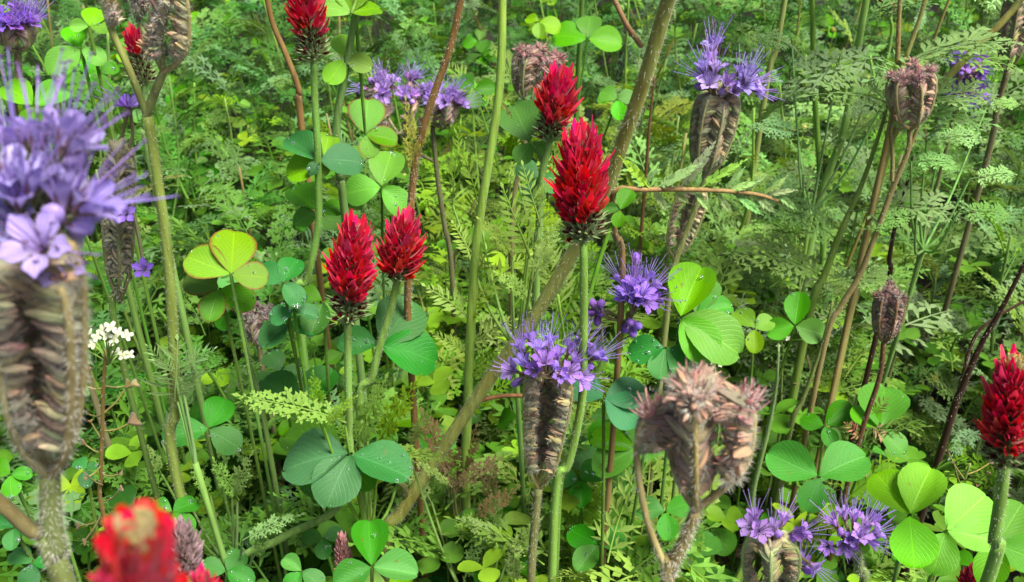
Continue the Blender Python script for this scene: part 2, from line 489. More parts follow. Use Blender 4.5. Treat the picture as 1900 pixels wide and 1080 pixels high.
# ------------------------------------------------------------------ flower templates
def blade(mb, base, d, n, L, W, fold, curve, m=0, rows=5, broad=0.5, tipw=0.04, v0=0.0):
    """Folded lance-shaped petal with curvature."""
    side = d.cross(n).normalized(); rr = []
    for i in range(rows):
        t = i / (rows - 1)
        h = W / 2 * (math.sin(math.pi * min(1, 0.12 + 0.88 * (t / broad if t < broad else 1) * 0.5 + (0 if t < broad else 0.44 * (t - broad) / (1 - broad)))) ** 0.8)
        if i == rows - 1: h = W * tipw
        c = base + d * (L * t) + n * (curve * L * t * t)
        rr.append([c - side * h + n * (fold * h), c.copy(), c + side * h + n * (fold * h)])
    mb.grid(rr, m)
def floret_mesh(kind, seed):
    """+Z along the floret, unit = 1 mm; petals red, calyx hairy green."""
    rg = random.Random(seed); mb = MB()
    z = V((0, 0, 1))
    tube(mb, [V((0, 0, -1)), V((0, 0, 1.5)), V((0, 0, 4.0))], 0.7, 1.05, 5, 1, False)
    teeth = 5
    for k in range(teeth):
        a = 2 * math.pi * k / teeth + rg.uniform(-0.2, 0.2)
        o = V((math.cos(a), math.sin(a), 0))
        d = (z + o * (0.18 if kind != 'old' else 0.4)).normalized()
        blade(mb, z * 3.4 + o * 0.85, d, o, rg.uniform(5.0, 6.8) if kind == 'old' else (rg.uniform(4.0, 5.6) if kind == 'open' else 2.2), 0.95 if kind == 'old' else 0.75, 0.3, 0.06, 1, 3, 0.35, 0.05)
    for k in range(14):
        a = rg.uniform(0, 6.28); o = V((math.cos(a), math.sin(a), 0)); p = z * rg.uniform(0, 6.5) + o * 0.9
        b = len(mb.v); sd_ = z.cross(o) * 0.07
        mb.v += [p - sd_, p + sd_, p + (o + z * rg.uniform(0, 1.2)).normalized() * rg.uniform(0.8, 1.6)]
        mb.face((b, b + 1, b + 2), 2)
    y = V((0, 1, 0))                      # banner stands on the inner side (+Y towards the spike's axis)
    if kind == 'open':
        blade(mb, z * 3.2 + y * 0.5, (z + y * 0.05).normalized(), -y, 11.6 + rg.uniform(-1.2, 1.4), 3.6, 0.5, -0.10 + rg.uniform(-0.05, 0.1), 0, 7, 0.5, 0.14)
        for s in (-1, 1):
            blade(mb, z * 3.0 - y * 0.2 + V((s * 0.4, 0, 0)), (z + V((s * 0.12, 0, 0)) - y * 0.10).normalized(), V((s, -0.4, 0)).normalized(), rg.uniform(6.2, 7.8), 2.4, 0.5, 0.12, 0, 5, 0.55, 0.12)
        blade(mb, z * 3.0 - y * 0.7, (z - y * 0.10).normalized(), -y, 6.0, 2.0, -0.5, 0.04, 0, 4, 0.5, 0.15)
    elif kind == 'old':
        for s in range(3):
            o = rnd = V((rg.uniform(-1, 1), rg.uniform(-1, 1), 0)).normalized()
            blade(mb, z * 4.2, (z + o * 0.22).normalized(), o, rg.uniform(2.6, 4.2), 1.5, 0.9, -0.05, 3, 4, 0.6, 0.15)
    elif kind == 'bud':
        blade(mb, z * 2.6 + y * 0.3, z, -y, 4.6, 2.0, 0.8, 0.0, 0, 4, 0.5, 0.1)
        blade(mb, z * 2.6 - y * 0.3, z, y, 4.2, 1.8, 0.8, 0.0, 0, 4, 0.5, 0.1)
    return mb.mesh('floret', [M_RED, M_GREENCAL, M_HAIR, M_DARKTIP])
FL_OPEN = [floret_mesh('open', s) for s in range(4)]
FL_OLD = [floret_mesh('old', s) for s in range(10, 13)]
FL_BUD = [floret_mesh('bud', s) for s in range(20, 22)]
def tip_bud(seed):
    rg = random.Random(seed); mb = MB(); z = V((0, 0, 1))
    for k in range(4):
        a = k * 1.57 + rg.uniform(-.3, .3); o = V((math.cos(a), math.sin(a), 0))
        blade(mb, o * 0.5, (z + o * 0.12).normalized(), o, rg.uniform(5.5, 7), 2.4, -0.5, -0.05, 0, 5, 0.55, 0.2)
    return mb.mesh('floret', [M_RED])
FL_TIP = [tip_bud(s) for s in (1, 2)]

def phacelia_flower(kind, seed):
    """+Z along the flower, unit = 1 mm; 5 lobes, 5 long stamens, hairy calyx."""
    rg = random.Random(seed); mb = MB(); z = V((0, 0, 1))
    for k in range(5):                     # calyx
        a = 2 * math.pi * (k + 0.5) / 5; o = V((math.cos(a), math.sin(a), 0))
        blade(mb, -z * 1.2 + o * 0.5, (z + o * 0.35).normalized(), o, 5.0, 0.9, 0.3, 0.02, 1, 3, 0.5, 0.05)
    for k in range(22):
        a = rg.uniform(0, 6.28); o = V((math.cos(a), math.sin(a), 0)); q = rg.uniform(-1, 3.4); p = z * q + o * (0.9 + q * 0.3)
        b = len(mb.v); s = z.cross(o) * 0.05
        mb.v += [p - s, p + s, p + (o + z * rg.uniform(-0.2, 0.6)).normalized() * rg.uniform(0.9, 1.9)]
        mb.face((b, b + 1, b + 2), 3)
    if kind == 'bud':
        tube(mb, [V((0, 0, 0)), V((0, 0, 1.5)), V((0, 0, 3.2)), V((0, 0, 4.6)), V((0, 0, 5.2))], 1, 1, 6, 0, True, lambda t: (0.9, 1.75, 1.9, 1.3, 0.4)[int(round(t * 4))])
    else:
        open_ = {'wide': 1.0, 'bell': 0.55}[kind]
        for k in range(5):
            a0 = 2 * math.pi * k / 5; rows = []
            for i in range(6):
                t = i / 5
                r = 0.9 + (0.8 + 3.7 * open_) * t ** (1.2) + rg.uniform(-0.05, 0.05)
                h = 0.3 + 6.6 * t ** 0.9 * (1 - 0.38 * open_ * t)
                aw = RAD(37) * (1, 0.98, 0.93, 0.86, 0.68, 0.24)[i]
                row = []
                for u in (-1, -0.5, 0, 0.5, 1):
                    a = a0 + aw * u
                    rr = r + 0.25 * (1 - abs(u)) * t - (0.5 * open_ * abs(u) if i == 5 else 0)
                    row.append(V((math.cos(a) * rr, math.sin(a) * rr, h - 0.35 * (1 - abs(u)) * t)))
                rows.append(row)
            mb.grid(rows, 0)
        for k in range(8):
            a = 2 * math.pi * (k + 0.5) / 8 + rg.uniform(-0.3, 0.3); o = V((math.cos(a), math.sin(a), 0))
            L = rg.uniform(9.5, 16.0); sp = rg.uniform(0.08, 0.42)
            pth = [z * 1.0 + o * 0.5, z * (L * 0.4) + o * (0.6 + L * 0.4 * sp * 0.7), z * (L * 0.75) + o * (0.6 + L * 0.75 * sp * 0.95), z * L + o * (0.6 + L * sp)]
            tube(mb, pth, 0.16, 0.11, 3, 2, False)
            tube(mb, [pth[-1] - o * 0.4, pth[-1] + o * 0.05, pth[-1] + o * 0.5], 0.2, 0.2, 4, 4, True)
    return mb.mesh('flower', [M_VIOLET, M_PURPCAL, M_STAMEN, M_HAIR, M_ANTHER])
PF_WIDE = [phacelia_flower('wide', s) for s in range(3)]
PF_BELL = [phacelia_flower('bell', s) for s in range(5, 8)]
PF_BUD = [phacelia_flower('bud', s) for s in range(10, 12)]

def calyx_mesh(seed, open_=0.2, hair=60):
    """Fruiting calyx: capsule held by five hairy linear sepals, +Z, unit 1 mm."""
    rg = random.Random(seed); mb = MB(); z = V((0, 0, 1))
    tube(mb, [V((0, 0, -0.6)), V((0, 0, 0.8)), V((0, 0, 2.4)), V((0, 0, 3.8))], 1, 1, 5, 0, True, lambda t: (0.35, 1.0, 1.0, 0.3)[int(round(t * 3))])
    for k in range(5):
        a = 2 * math.pi * k / 5 + rg.uniform(-0.25, 0.25); o = V((math.cos(a), math.sin(a), 0))
        blade(mb, o * 0.7, (z + o * (open_ + rg.uniform(-0.08, 0.12))).normalized(), o, rg.uniform(5.0, 7.2), 0.85, 0.3, -0.04, 0, 4, 0.6, 0.12)
    for k in range(hair):
        a = rg.uniform(0, 6.28); o = V((math.cos(a), math.sin(a), 0)); q = rg.uniform(-0.5, 6); p = z * q + o * (0.8 + q * 0.1)
        b = len(mb.v); s = z.cross(o) * 0.05
        mb.v += [p - s, p + s, p + (o + z * rg.uniform(-0.1, 0.9)).normalized() * rg.uniform(1.0, 2.2)]
        mb.face((b, b + 1, b + 2), 1)
    return mb.mesh('calyx', [M_CALYX, M_HAIR])
def plump_calyx(seed):
    rg = random.Random(seed); mb = MB(); z = V((0, 0, 1)); rows = []
    for i, (q, r) in enumerate(((-0.4, 0.35), (0.6, 1.0), (2.0, 1.32), (3.6, 1.28), (5.0, 0.85), (6.0, 0.5), (6.8, 0.12))):
        bend = 0.02 * q * q
        rows.append([V((math.cos(a) * r * (1 + 0.16 * math.cos(5 * a)) + bend, math.sin(a) * r * (1 + 0.16 * math.cos(5 * a)), q)) for a in [2 * math.pi * k / 10 for k in range(11)]])
    mb.grid(rows)
    for k in range(3):
        a = rg.uniform(0, 6.28); o = V((math.cos(a), math.sin(a), 0))
        blade(mb, z * 3.5 + o * 1.2, (z + o * rg.uniform(-.1, .25)).normalized(), o, rg.uniform(2.5, 4.2), 0.6, 0.3, -0.04, 0, 3, 0.5, 0.1)
    for k in range(70):
        a = rg.uniform(0, 6.28); o = V((math.cos(a), math.sin(a), 0)); q = rg.uniform(0, 6.2); p = z * q + o * (1.25 if q < 4.2 else 0.7)
        b = len(mb.v); sd_ = z.cross(o) * 0.045
        mb.v += [p - sd_, p + sd_, p + (o + z * rg.uniform(-0.2, 0.9)).normalized() * rg.uniform(1.0, 2.6)]
        mb.face((b, b + 1, b + 2), 1)
    return mb.mesh('calyx', [M_CALYX, M_HAIR])
CALYX = [plump_calyx(s) for s in range(4)]
CALYX_OPEN = [calyx_mesh(s, 0.5) for s in range(6, 9)]

# ------------------------------------------------------------------ setting
def ground():
    mb = MB(); n = 60
    rows = []
    rg = np.random.RandomState(3)
    xs = np.concatenate([[-40, -15, -6], np.linspace(-3, 3, n), [6, 15, 40]])
    ys = np.concatenate([[-40, -12, -4], np.linspace(-1, 4.5, n), [8, 20, 60]])
    for y in ys:
        rows.append([V((x, y, (rg.rand() - 0.5) * 0.02 if abs(x) < 3 and -1 < y < 4.5 else -0.01)) for x in xs])
    mb.grid(rows)
    o = bpy.data.objects.new('ground', mb.mesh('ground', [M_SOIL]))
    o['kind'] = 'structure'
    COL.objects.link(o)
ground()

# ------------------------------------------------------------------ hero occupancy: (px, py, radius px, depth)
KEEP = []
def keep(px, py, r, p):
    KEEP.append((px, py, r, project(p)[2]))
def keep_path(path, r, zmin=0.10):
    for p in path[::2]:
        x, y, d = project(p)
        if p.z > zmin: KEEP.append((x, y, r, d))
def blocked(p, margin=0.015):
    x, y, d = project(p)
    if d < 0.30: return True
    for (a, b, r, dd) in KEEP:
        if d < dd + margin and (x - a) ** 2 + (y - b) ** 2 < r * r: return True
    return False

DROPS = []                                 # (position, normal, radius)
def dew_on(M, me, n):
    Mn = M.to_3x3()
    nv = len(me.polygons)
    for _ in range(n):
        pl = me.polygons[random.randrange(5, nv)]
        nz = (Mn @ pl.normal).normalized()
        if nz.z < 0.15: nz = -nz if nz.z < -0.15 else nz
        DROPS.append((M @ pl.center, nz, random.choice((0.0003, 0.0004, 0.0004, 0.0005, 0.0007, 0.0008, 0.0012))))

# colours (linear)
G_CLOVER = (0.095, 0.235, 0.020); G_BRIGHT = (0.21, 0.38, 0.020); G_DEEP = (0.048, 0.145, 0.016); G_BLUE = (0.070, 0.20, 0.045)
G_SILVER = (0.22, 0.37, 0.12); G_YELLOW = (0.26, 0.37, 0.06); G_FERN = (0.09, 0.20, 0.03); G_STEM = (0.20, 0.32, 0.08)  # silver: grey-green leaf colour with a whitish sheen painted in
B_STEM = (0.19, 0.14, 0.065); R_STEM = (0.16, 0.06, 0.035); D_STEM = (0.045, 0.018, 0.014); P_STEM = (0.24, 0.20, 0.11)

def ground_under(p, lean=None):
    q = p + (lean or Vector((0, 0, 0)))
    return Vector((q.x, q.y, -0.006))
def make_stem(parent, pts, r0, r1, color, base, hair=8, hlen=0.0014, name='stem', n=None, sides=8, bulge=None):
    n = n or max(10, 5 * len(pts))
    path = smooth_path(pts, n)
    mb = MB()
    tube(mb, path, r0, r1, sides, 0, True, bulge)
    if hair: hairs(mb, path, r0, r1, hair, hlen)
    o = part(name, mb.mesh(name, [M_STEM, M_HAIR], origin=base), parent, Matrix.Translation(base), color)
    return o, path

def add_leaf(parent, base, attach, centre, n, tips, color, meshes=None, pet_r=0.0008, wfac=1.0, dew=2, pet_col=None, via=None):
    """A trifoliate leaf: the petiole is the part, its three leaflets sub-parts."""
    pts = [attach]
    if via is not None: pts.append(via)
    else:
        mid = attach.lerp(centre, 0.6); mid.z = attach.z + (centre.z - attach.z) * 0.72; pts.append(mid)
    pts.append(centre)
    path = smooth_path(pts, 9)
    mb = MB(); tube(mb, path, pet_r * 1.25, pet_r, 5, 0, False)
    hairs(mb, path[4:], pet_r, pet_r, 6, 0.0011)
    lf = part('leaf', mb.mesh('leaf', [M_STEM, M_HAIR], origin=base), parent, Matrix.Translation(base), pet_col or jit((0.12, 0.23, 0.035), 0.2))
    for tp in tips:
        me = random.choice(meshes or LEAFLETS)
        d = tp - centre
        nn = (n + rnd_unit() * 0.18).normalized()
        if random.random() < 0.0: nn = -nn
        L = d.length
        M = frame(centre + d * 0.03, d, nn, L * 0.98, L * 0.98 * wfac * random.uniform(0.92, 1.05))
        cv = vivid(color, 1.08)
        part('leaflet', me, lf, M, jit((min(0.6, cv[0] * 0.90), cv[1] * 0.94, cv[2] * 1.25), 0.14))
        if dew: dew_on(M, me, random.randint(0, int(dew * 1.6)))
    return lf

def px_leaf(parent, base, c, Y, tips, color, tilt=0.5, meshes=None, attach=None, dew=3, wfac=1.0, side=0.0, via=None, protect=True):
    """Leaf whose centre and leaflet tips are seen at photo pixels, lying on a tilted plane."""
    cc = PY(c[0], c[1], Y)
    tocam = (CAM - cc).normalized()
    n = (Vector((side, 0, 1)) * tilt + tocam * (1 - tilt)).normalized()
    tp = [on_plane(x, y, cc, n) for x, y in tips]
    if protect:
        for q in tp:
            m = cc.lerp(q, 0.55); x, y, d = project(m)
            KEEP.append((x, y, (q - cc).length * FPX / d * 0.48, d))
    att = attach if attach is not None else Vector((base.x + random.uniform(-.004, .004), base.y + random.uniform(-.004, .004), 0))
    return add_leaf(parent, base, att, cc, n, tp, color, meshes, dew=dew, wfac=wfac, via=via)

# ------------------------------------------------------------------ crimson clover flower heads
RED = (0.80, 0.006, 0.026); PINKRED = (0.86, 0.012, 0.095); DKRED = (0.30, 0.004, 0.012)
def clover_head(parent, base_pt, axis, length, n=95, scale=1.0, old=0.22, tip='pink', spread=1.0, dark=1.0, tipfrac=0.95, dome=False):
    axis = axis.normalized()
    n = int(n * 1.35)
    mb = MB()
    core = [base_pt + axis * (length * 0.86) * (i / 6) for i in range(7)]
    tube(mb, core, 0.0026 * scale, 0.0012 * scale, 7, 0, True, lambda t: (0.55, 1.0, 1.05, 1, 1, 1, 0.7)[int(round(t * 6))])
    hd = part('flower_head', mb.mesh('flower_head', [M_STEM], origin=base_pt), parent, Matrix.Translation(base_pt), (0.22, 0.30, 0.10))
    x = perp(axis); y = axis.cross(x)
    for k in range(n):
        t = (k + 0.5) / n
        a = k * 2.39996 + random.uniform(-0.15, 0.15)
        o = x * math.cos(a) + y * math.sin(a)
        q0 = max(0.0, (t - 0.30) / 0.70)
        el = RAD(42 + 8 * min(1, t / 0.3) + 26 * q0 ** 1.2)
        el = min(RAD(86), el if spread == 1 else RAD(90) - (RAD(90) - el) * spread) + RAD(random.uniform(-13, 11))
        d = o * math.cos(el) + axis * math.sin(el)
        p = base_pt + axis * (length * (0.04 + 0.78 * t ** 0.95)) + o * 0.0024 * scale * (1 - 0.5 * t)
        if t < old * random.uniform(0.7, 1.2):
            me = random.choice(FL_OLD); s = 0.95; c = DKRED
        elif dome and t <= tipfrac:
            me = random.choice(FL_TIP); s = 1.5; c = RED
        elif t > tipfrac and tip != 'none':
            me = random.choice(FL_BUD if tip == 'pink' else FL_TIP); s = 0.85 if tip == 'pink' else 1.15; d = (d + axis * 0.8).normalized(); c = (0.75, 0.30, 0.22) if tip == 'pink' else (0.66, 0.50, 0.20)
        else:
            me = random.choice(FL_OPEN); s = random.uniform(0.9, 1.14) * (1 - 0.22 * max(0, (t - 0.55) / 0.45))
            q = max(0, min(1, (t - 0.35) / 0.5))
            c = tuple((RED[i] * (1 - q) + PINKRED[i] * q) * dark for i in range(3))  # upper florets pinker, with the lit top painted into their colour
        s *= 0.00093 * scale
        M = zframe(p, d, s)
        # turn so that local +Y (banner) faces the spike's axis
        inner = axis - d * axis.dot(d)
        if inner.length > 0.05:
            yv = inner.normalized(); zv = d.normalized(); xv = yv.cross(zv)
            M = Matrix(((xv.x * s, yv.x * s, zv.x * s, p.x), (xv.y * s, yv.y * s, zv.y * s, p.y), (xv.z * s, yv.z * s, zv.z * s, p.z), (0, 0, 0, 1)))
        part('floret', me, hd, M, jit(c, 0.12))
    return hd
def clover(label, head_base, head_top, Y, stem_px, ytop=None, scale=1.0, stem_r=0.0016, head=True, n=95, old=0.22, tip='pink', spread=1.0, lean=None, color=G_STEM, dark=1.0, name='crimson_clover', group=None, hair=14, tipfrac=0.95, dome=False):
    """Stem pixels go from the head downwards as (x, y) or (x, y, Y)."""
    hb = PY(head_base[0], head_base[1], Y); ht = PY(head_top[0], head_top[1], Y if ytop is None else ytop)
    pts = [hb] + [PY(s[0], s[1], s[2] if len(s) > 2 else Y) for s in stem_px]
    g = ground_under(pts[-1], lean)
    o = thing(name, g, label, 'flower', group)
    pts.append(pts[-1].lerp(g, 0.55)); pts.append(g)
    pts.reverse()
    st, path = make_stem(o, pts, stem_r * 1.35, stem_r, color, g, hair=hair, hlen=0.0012)
    L = (ht - hb).length
    clover_head(o, hb - (ht - hb).normalized() * 0.001, ht - hb, L * 0.93, n, scale, old, tip, spread, dark, tipfrac, dome)
    for t in (0.1, 0.35, 0.6, 0.85):
        q = hb.lerp(ht, t); x, y, d = project(q); KEEP.append((x, y, 0.010 * scale * FPX / d, d))
    keep_path(path, 12, PY(stem_px[-1][0], stem_px[-1][1], Y).z)
    return o, g, path

# ------------------------------------------------------------------ phacelia heads
VIOLET = (0.30, 0.17, 0.70); LILAC = (0.42, 0.29, 0.74); DEEPV = (0.22, 0.09, 0.60)
C_HAIRY = (0.20, 0.16, 0.10); C_DRY = (0.30, 0.17, 0.12); C_DARK = (0.10, 0.06, 0.05); C_GREEN = (0.22, 0.22, 0.12); C_PINK = (0.42, 0.17, 0.17)
def cyme(parent, pts, inner, ncal, cal_scale, cal_col, stalk_r, stalk_col, nfl, fl_scale, fl_col, updir, t0=0.18, fan=1.0, tipcol=None, hair=16, tuft=None, bud=0.2):
    path = smooth_path(pts, 22)
    o0 = pts[0]
    mb = MB()
    tube(mb, path, stalk_r, stalk_r * 0.55, 7, 0, True)
    hairs(mb, path, stalk_r, stalk_r * 0.6, hair, 0.0016)
    cy = part('cyme', mb.mesh('cyme', [M_STEM, M_HAIR], origin=o0), parent, Matrix.Translation(o0), tuple(min(0.6, c * 1.5) for c in stalk_col))
    n = len(path)
    def at(t):
        x = t * (n - 1); i = min(int(x), n - 2)
        return path[i].lerp(path[i + 1], x - i), (path[i + 1] - path[i]).normalized()
    inn0 = inner.normalized()
    ncal = int(ncal * 2.5)
    cal_col = tuple(min(0.66, c * f) for c, f in zip(cal_col, (2.7, 3.0, 2.9)))
    for k in range(ncal):
        t = t0 + (0.93 - t0) * (k + 0.5) / ncal
        p, tg = at(t)
        inn = inn0 - tg * inn0.dot(tg)
        if inn.length < 0.25: inn = -updir - tg * (-updir).dot(tg)
        inn.normalize()
        side = tg.cross(inn) * (-1, 1)[k % 2] * random.uniform(0.75, 1.2)
        d = (inn * 0.80 + side * 0.60 + tg * 0.78 + rnd_unit() * 0.40).normalized()
        s = 0.00088 * cal_scale * random.uniform(0.75, 1.15)
        c = cal_col if tipcol is None or t < 0.62 else tipcol
        part('calyx', random.choice(CALYX), cy, zframe(p + inn * stalk_r * 0.5, d, s, random.uniform(0, 6)), jit(c, 0.3))
    for k in range(nfl):
        t = 0.70 + 0.30 * (k + 0.5) / nfl
        p, tg = at(t)
        out = -inn0
        d = (updir * random.uniform(0.45, 1.0) + out * random.uniform(-0.3, 1.1) * fan + rnd_unit() * 0.75 * fan).normalized()
        if d.dot(updir) < -0.25: d = (d + updir * 0.6).normalized()
        r = random.random()
        me = random.choice(PF_BUD) if r < bud else (random.choice(PF_WIDE) if r < 0.6 else random.choice(PF_BELL))
        s = 0.001 * fl_scale * random.uniform(0.85, 1.1)
        part('flower', me, cy, zframe(p + d * 0.0022 * fl_scale, d, s, random.uniform(0, 6)), jit(fl_col, 0.15))
    if tuft:
        for k in range(tuft[0] + 3):
            t = 0.72 + 0.28 * (k + 0.5) / (tuft[0] + 3)
            p, tg = at(t)
            d = (updir * random.uniform(0.3, 1) - inn0 * random.uniform(-0.3, 0.9) + rnd_unit() * 0.6).normalized()
            part('calyx', random.choice(CALYX_OPEN), cy, zframe(p, d, 0.001 * cal_scale * random.uniform(0.55, 0.85), random.uniform(0, 6)), jit(tuft[1], 0.2))
    return cy

def phacelia_head(parent, base_pt, axis, L, R, phis, ncal=22, cal_scale=1.0, cal_col=C_HAIRY, stalk_r=0.0011, stalk_col=B_STEM, nfl=5, fl_scale=1.0, fl_col=VIOLET,
                  fan=1.0, curl=0.5, tipcol=None, tuft=None, hair=16, bud=0.2, belly=1.0):
    axis = axis.normalized()
    fx = (CAM - base_pt); fx = (fx - axis * fx.dot(axis)).normalized()     # phi = 0 faces the path side of the plant
    fy = axis.cross(fx)
    res = []
    for phi in phis:
        o = fx * math.cos(RAD(phi)) + fy * math.sin(RAD(phi))
        l = L * random.uniform(0.92, 1.08)
        pts = [base_pt, base_pt + axis * l * 0.22 + o * R * 0.72 * belly, base_pt + axis * l * 0.55 + o * R * 1.02 * belly, base_pt + axis * l * 0.86 + o * R * 1.08,
               base_pt + axis * l * 1.0 + o * R * (1 - curl * 0.35), base_pt + axis * l * 0.97 + o * R * (1 - curl * 0.95)]
        res.append(cyme(parent, pts, -o, ncal, cal_scale, cal_col, stalk_r, stalk_col, nfl, fl_scale, fl_col, axis, fan=fan, tipcol=tipcol, tuft=tuft, hair=hair, bud=bud))
    return res
def phacelia(label, stem_px, Y, r0, r1, color=B_STEM, lean=None, group=None, hair=14, hlen=0.0016, name='phacelia_plant', kx=16, cat='flower'):
    """Stem from its top downwards in pixels; returns the thing and a point lookup."""
    pts = [PY(s[0], s[1], s[2] if len(s) > 2 else Y) for s in stem_px]
    g = ground_under(pts[-1], lean)
    o = thing(name, g, label, cat, group)
    pp = pts + ([pts[-1].lerp(g, 0.5), g] if pts[-1].z > 0.03 else [])
    pp = pp[::-1]
    st, path = make_stem(o, pp, r0, r1, color, g, hair=hair, hlen=hlen)
    keep_path(path, kx, pts[-1].z)
    return o, g, pts, path
def branch(parent, g, a, px, Y, r0, r1, color, hair=14, bend=None):
    pts = [a] + [PY(p[0], p[1], p[2] if len(p) > 2 else Y) for p in px]
    st, path = make_stem(parent, pts, r0, r1, color, g, hair=hair, name='branch')
    keep_path(path, 12)
    return pts, path
def px_fern(parent, a, b, Y, kind, color, width=1.0, up=0.6, Yb=None, name='leaf'):
    A = PY(a[0], a[1], Y); B = PY(b[0], b[1], Y if Yb is None else Yb)
    n = (Vector((0, 0, 1)) * up + (CAM - A).normalized() * (1 - up) + rnd_unit() * 0.1).normalized()
    L = (B - A).length
    part(name, random.choice(kind), parent, frame(A, B - A, n, L, L * width), jit(vivid(color, 1.15), 0.1))
    for t in (0.3, 0.7):
        x, y, d = project(A.lerp(B, t)); KEEP.append((x, y, 0.10 * L * FPX / d * width, d))

# =================================================================== THE FLOWERS IN FRONT
# --- crimson clovers
o, g, pth = clover('tall crimson clover with pink-tipped head in front of a thick leaning brown stem', (1083, 450), (1078, 205), 0.327,
                   [(1083, 600), (1080, 740), (1055, 860), (1030, 930)], scale=1.06, n=115, old=0.2)
px_leaf(o, g, (1150, 390), 0.335, [(1120, 385), (1170, 350), (1145, 420)], G_CLOVER, 0.3, attach=pth[-6], dew=0)
o, g, pth = clover('crimson clover with dark lower florets just behind the tallest red head', (1020, 262), (1044, 122), 0.42,
                   [(1005, 330), (1000, 420), (995, 520)], scale=1.0, n=85, old=0.3, dark=0.85)
px_leaf(o, g, (985, 265), 0.43, [(950, 185), (1020, 290), (960, 300)], G_CLOVER, 0.45, attach=pth[-5])
px_leaf(o, g, (1000, 330), 0.44, [(960, 300), (985, 375), (1040, 345)], G_BLUE, 0.4, attach=pth[-7])
o, g, pth = clover('broad crimson clover head on a stem with dewy blue-green leaves halfway down', (645, 600), (662, 378), 0.345,
                   [(646, 700), (648, 800), (650, 880), (618, 950), (520, 1000), (420, 1085)], scale=1.02, n=112, old=0.25, lean=V((-0.02, -0.03, 0)))
nodept = PY(650, 840, 0.345)
px_leaf(o, g, (652, 842), 0.340, [(520, 850), (606, 925), (760, 880)], (0.085, 0.24, 0.07), 0.72, attach=nodept, dew=7, meshes=[LEAFLETS[1], LEAFLETS[4]])
px_leaf(o, g, (640, 850), 0.350, [(525, 800), (560, 905), (690, 905)], G_CLOVER, 0.6, attach=nodept, dew=3)
o, g, pth = clover('smaller crimson clover head with a withered brown tip leaning against the broad head', (737, 522), (757, 388), 0.37,
                   [(722, 585), (705, 640), (690, 700), (668, 780)], scale=0.95, n=80, old=0.10, tip='pink', dark=0.9)
px_leaf(o, g, (705, 640), 0.372, [(770, 555), (812, 660), (625, 635)], (0.055, 0.20, 0.035), 0.35, attach=pth[-9], dew=6)
tipM = PY(760, 372, 0.37)
o, g, pth = clover('crimson clover with dark purplish head high above a node of rounded leaves', (582, 116), (560, -60), 0.44,
                   [(585, 200), (590, 300), (590, 420), (570, 520), (555, 580)], scale=1.0, n=90, old=0.38, dark=0.8)
px_leaf(o, g, (592, 298), 0.44, [(535, 250), (672, 292), (575, 320)], (0.06, 0.20, 0.05), 0.55, attach=pth[-8], dew=4)
px_leaf(o, g, (600, 300), 0.445, [(610, 245), (530, 315), (598, 325)], G_BRIGHT, 0.5, attach=pth[-8])
px_leaf(o, g, (592, 395), 0.46, [(540, 345), (635, 375), (545, 415)], G_CLOVER, 0.55, attach=pth[-11])
o, g, pth = clover('crimson clover with a yellowish tip and red florets beside bright broad leaves', (1862, 868), (1893, 622), 0.235,
                   [(1860, 900), (1845, 1000), (1830, 1085)], scale=0.88, n=105, old=0.15, tip='yellow', stem_r=0.0019, tipfrac=0.9)
o, g, pth = clover('out-of-focus crimson clover with a blunt yellow tip below the white-flowered weed', (262, 1380), (256, 868), 0.078,
                   [(262, 1550)], scale=0.80, n=190, old=0.0, tip='yellow', spread=0.62, tipfrac=0.94, dome=True)
o, g, pth = clover('young crimson clover with mostly green calyxes behind the coiled seed head', (268, 158), (246, 45), 0.43,
                   [(272, 240), (285, 330)], scale=0.78, n=70, old=0.78, dark=0.7)
o, g, pth = clover('slim pink unopened clover bud among leaves, beside a large dewy leaflet', (640, 1062), (632, 982), 0.30,
                   [(640, 1100)], scale=0.5, n=60, old=0.0, tip='none', spread=0.45)
for h in [c for c in o.children if c.name.startswith('flower_head')]:
    for f in h.children: f.color = (0.62, 0.24, 0.24, 1)
o, g, pth = clover('pale pink hairy clover bud directly behind the blurred red head', (345, 1075), (335, 960), 0.20,
                   [(350, 1110)], scale=0.62, n=60, old=0.0, tip='none', spread=0.7)
for h in [c for c in o.children if c.name.startswith('flower_head')]:
    for f in h.children: f.color = (0.55, 0.32, 0.33, 1)
o, g, pth = clover('distant dark red clover head above silvery feathered leaves', (1652, 30), (1650, -50), 0.95,
                   [(1650, 90)], scale=1.1, n=50, old=0.2, dark=0.6, hair=0)
o, g, pth = clover('red clover head half hidden under bright broad leaves', (1800, 1110), (1806, 1050), 0.27,
                   [(1795, 1140)], scale=0.5, n=60, old=0.1, dark=0.8)
o, g, pth = clover('small blurred orange-red clover tip beside the blurred red head', (378, 1140), (376, 1052), 0.14,
                   [(378, 1200)], scale=0.35, n=50, old=0.0, tip='none')

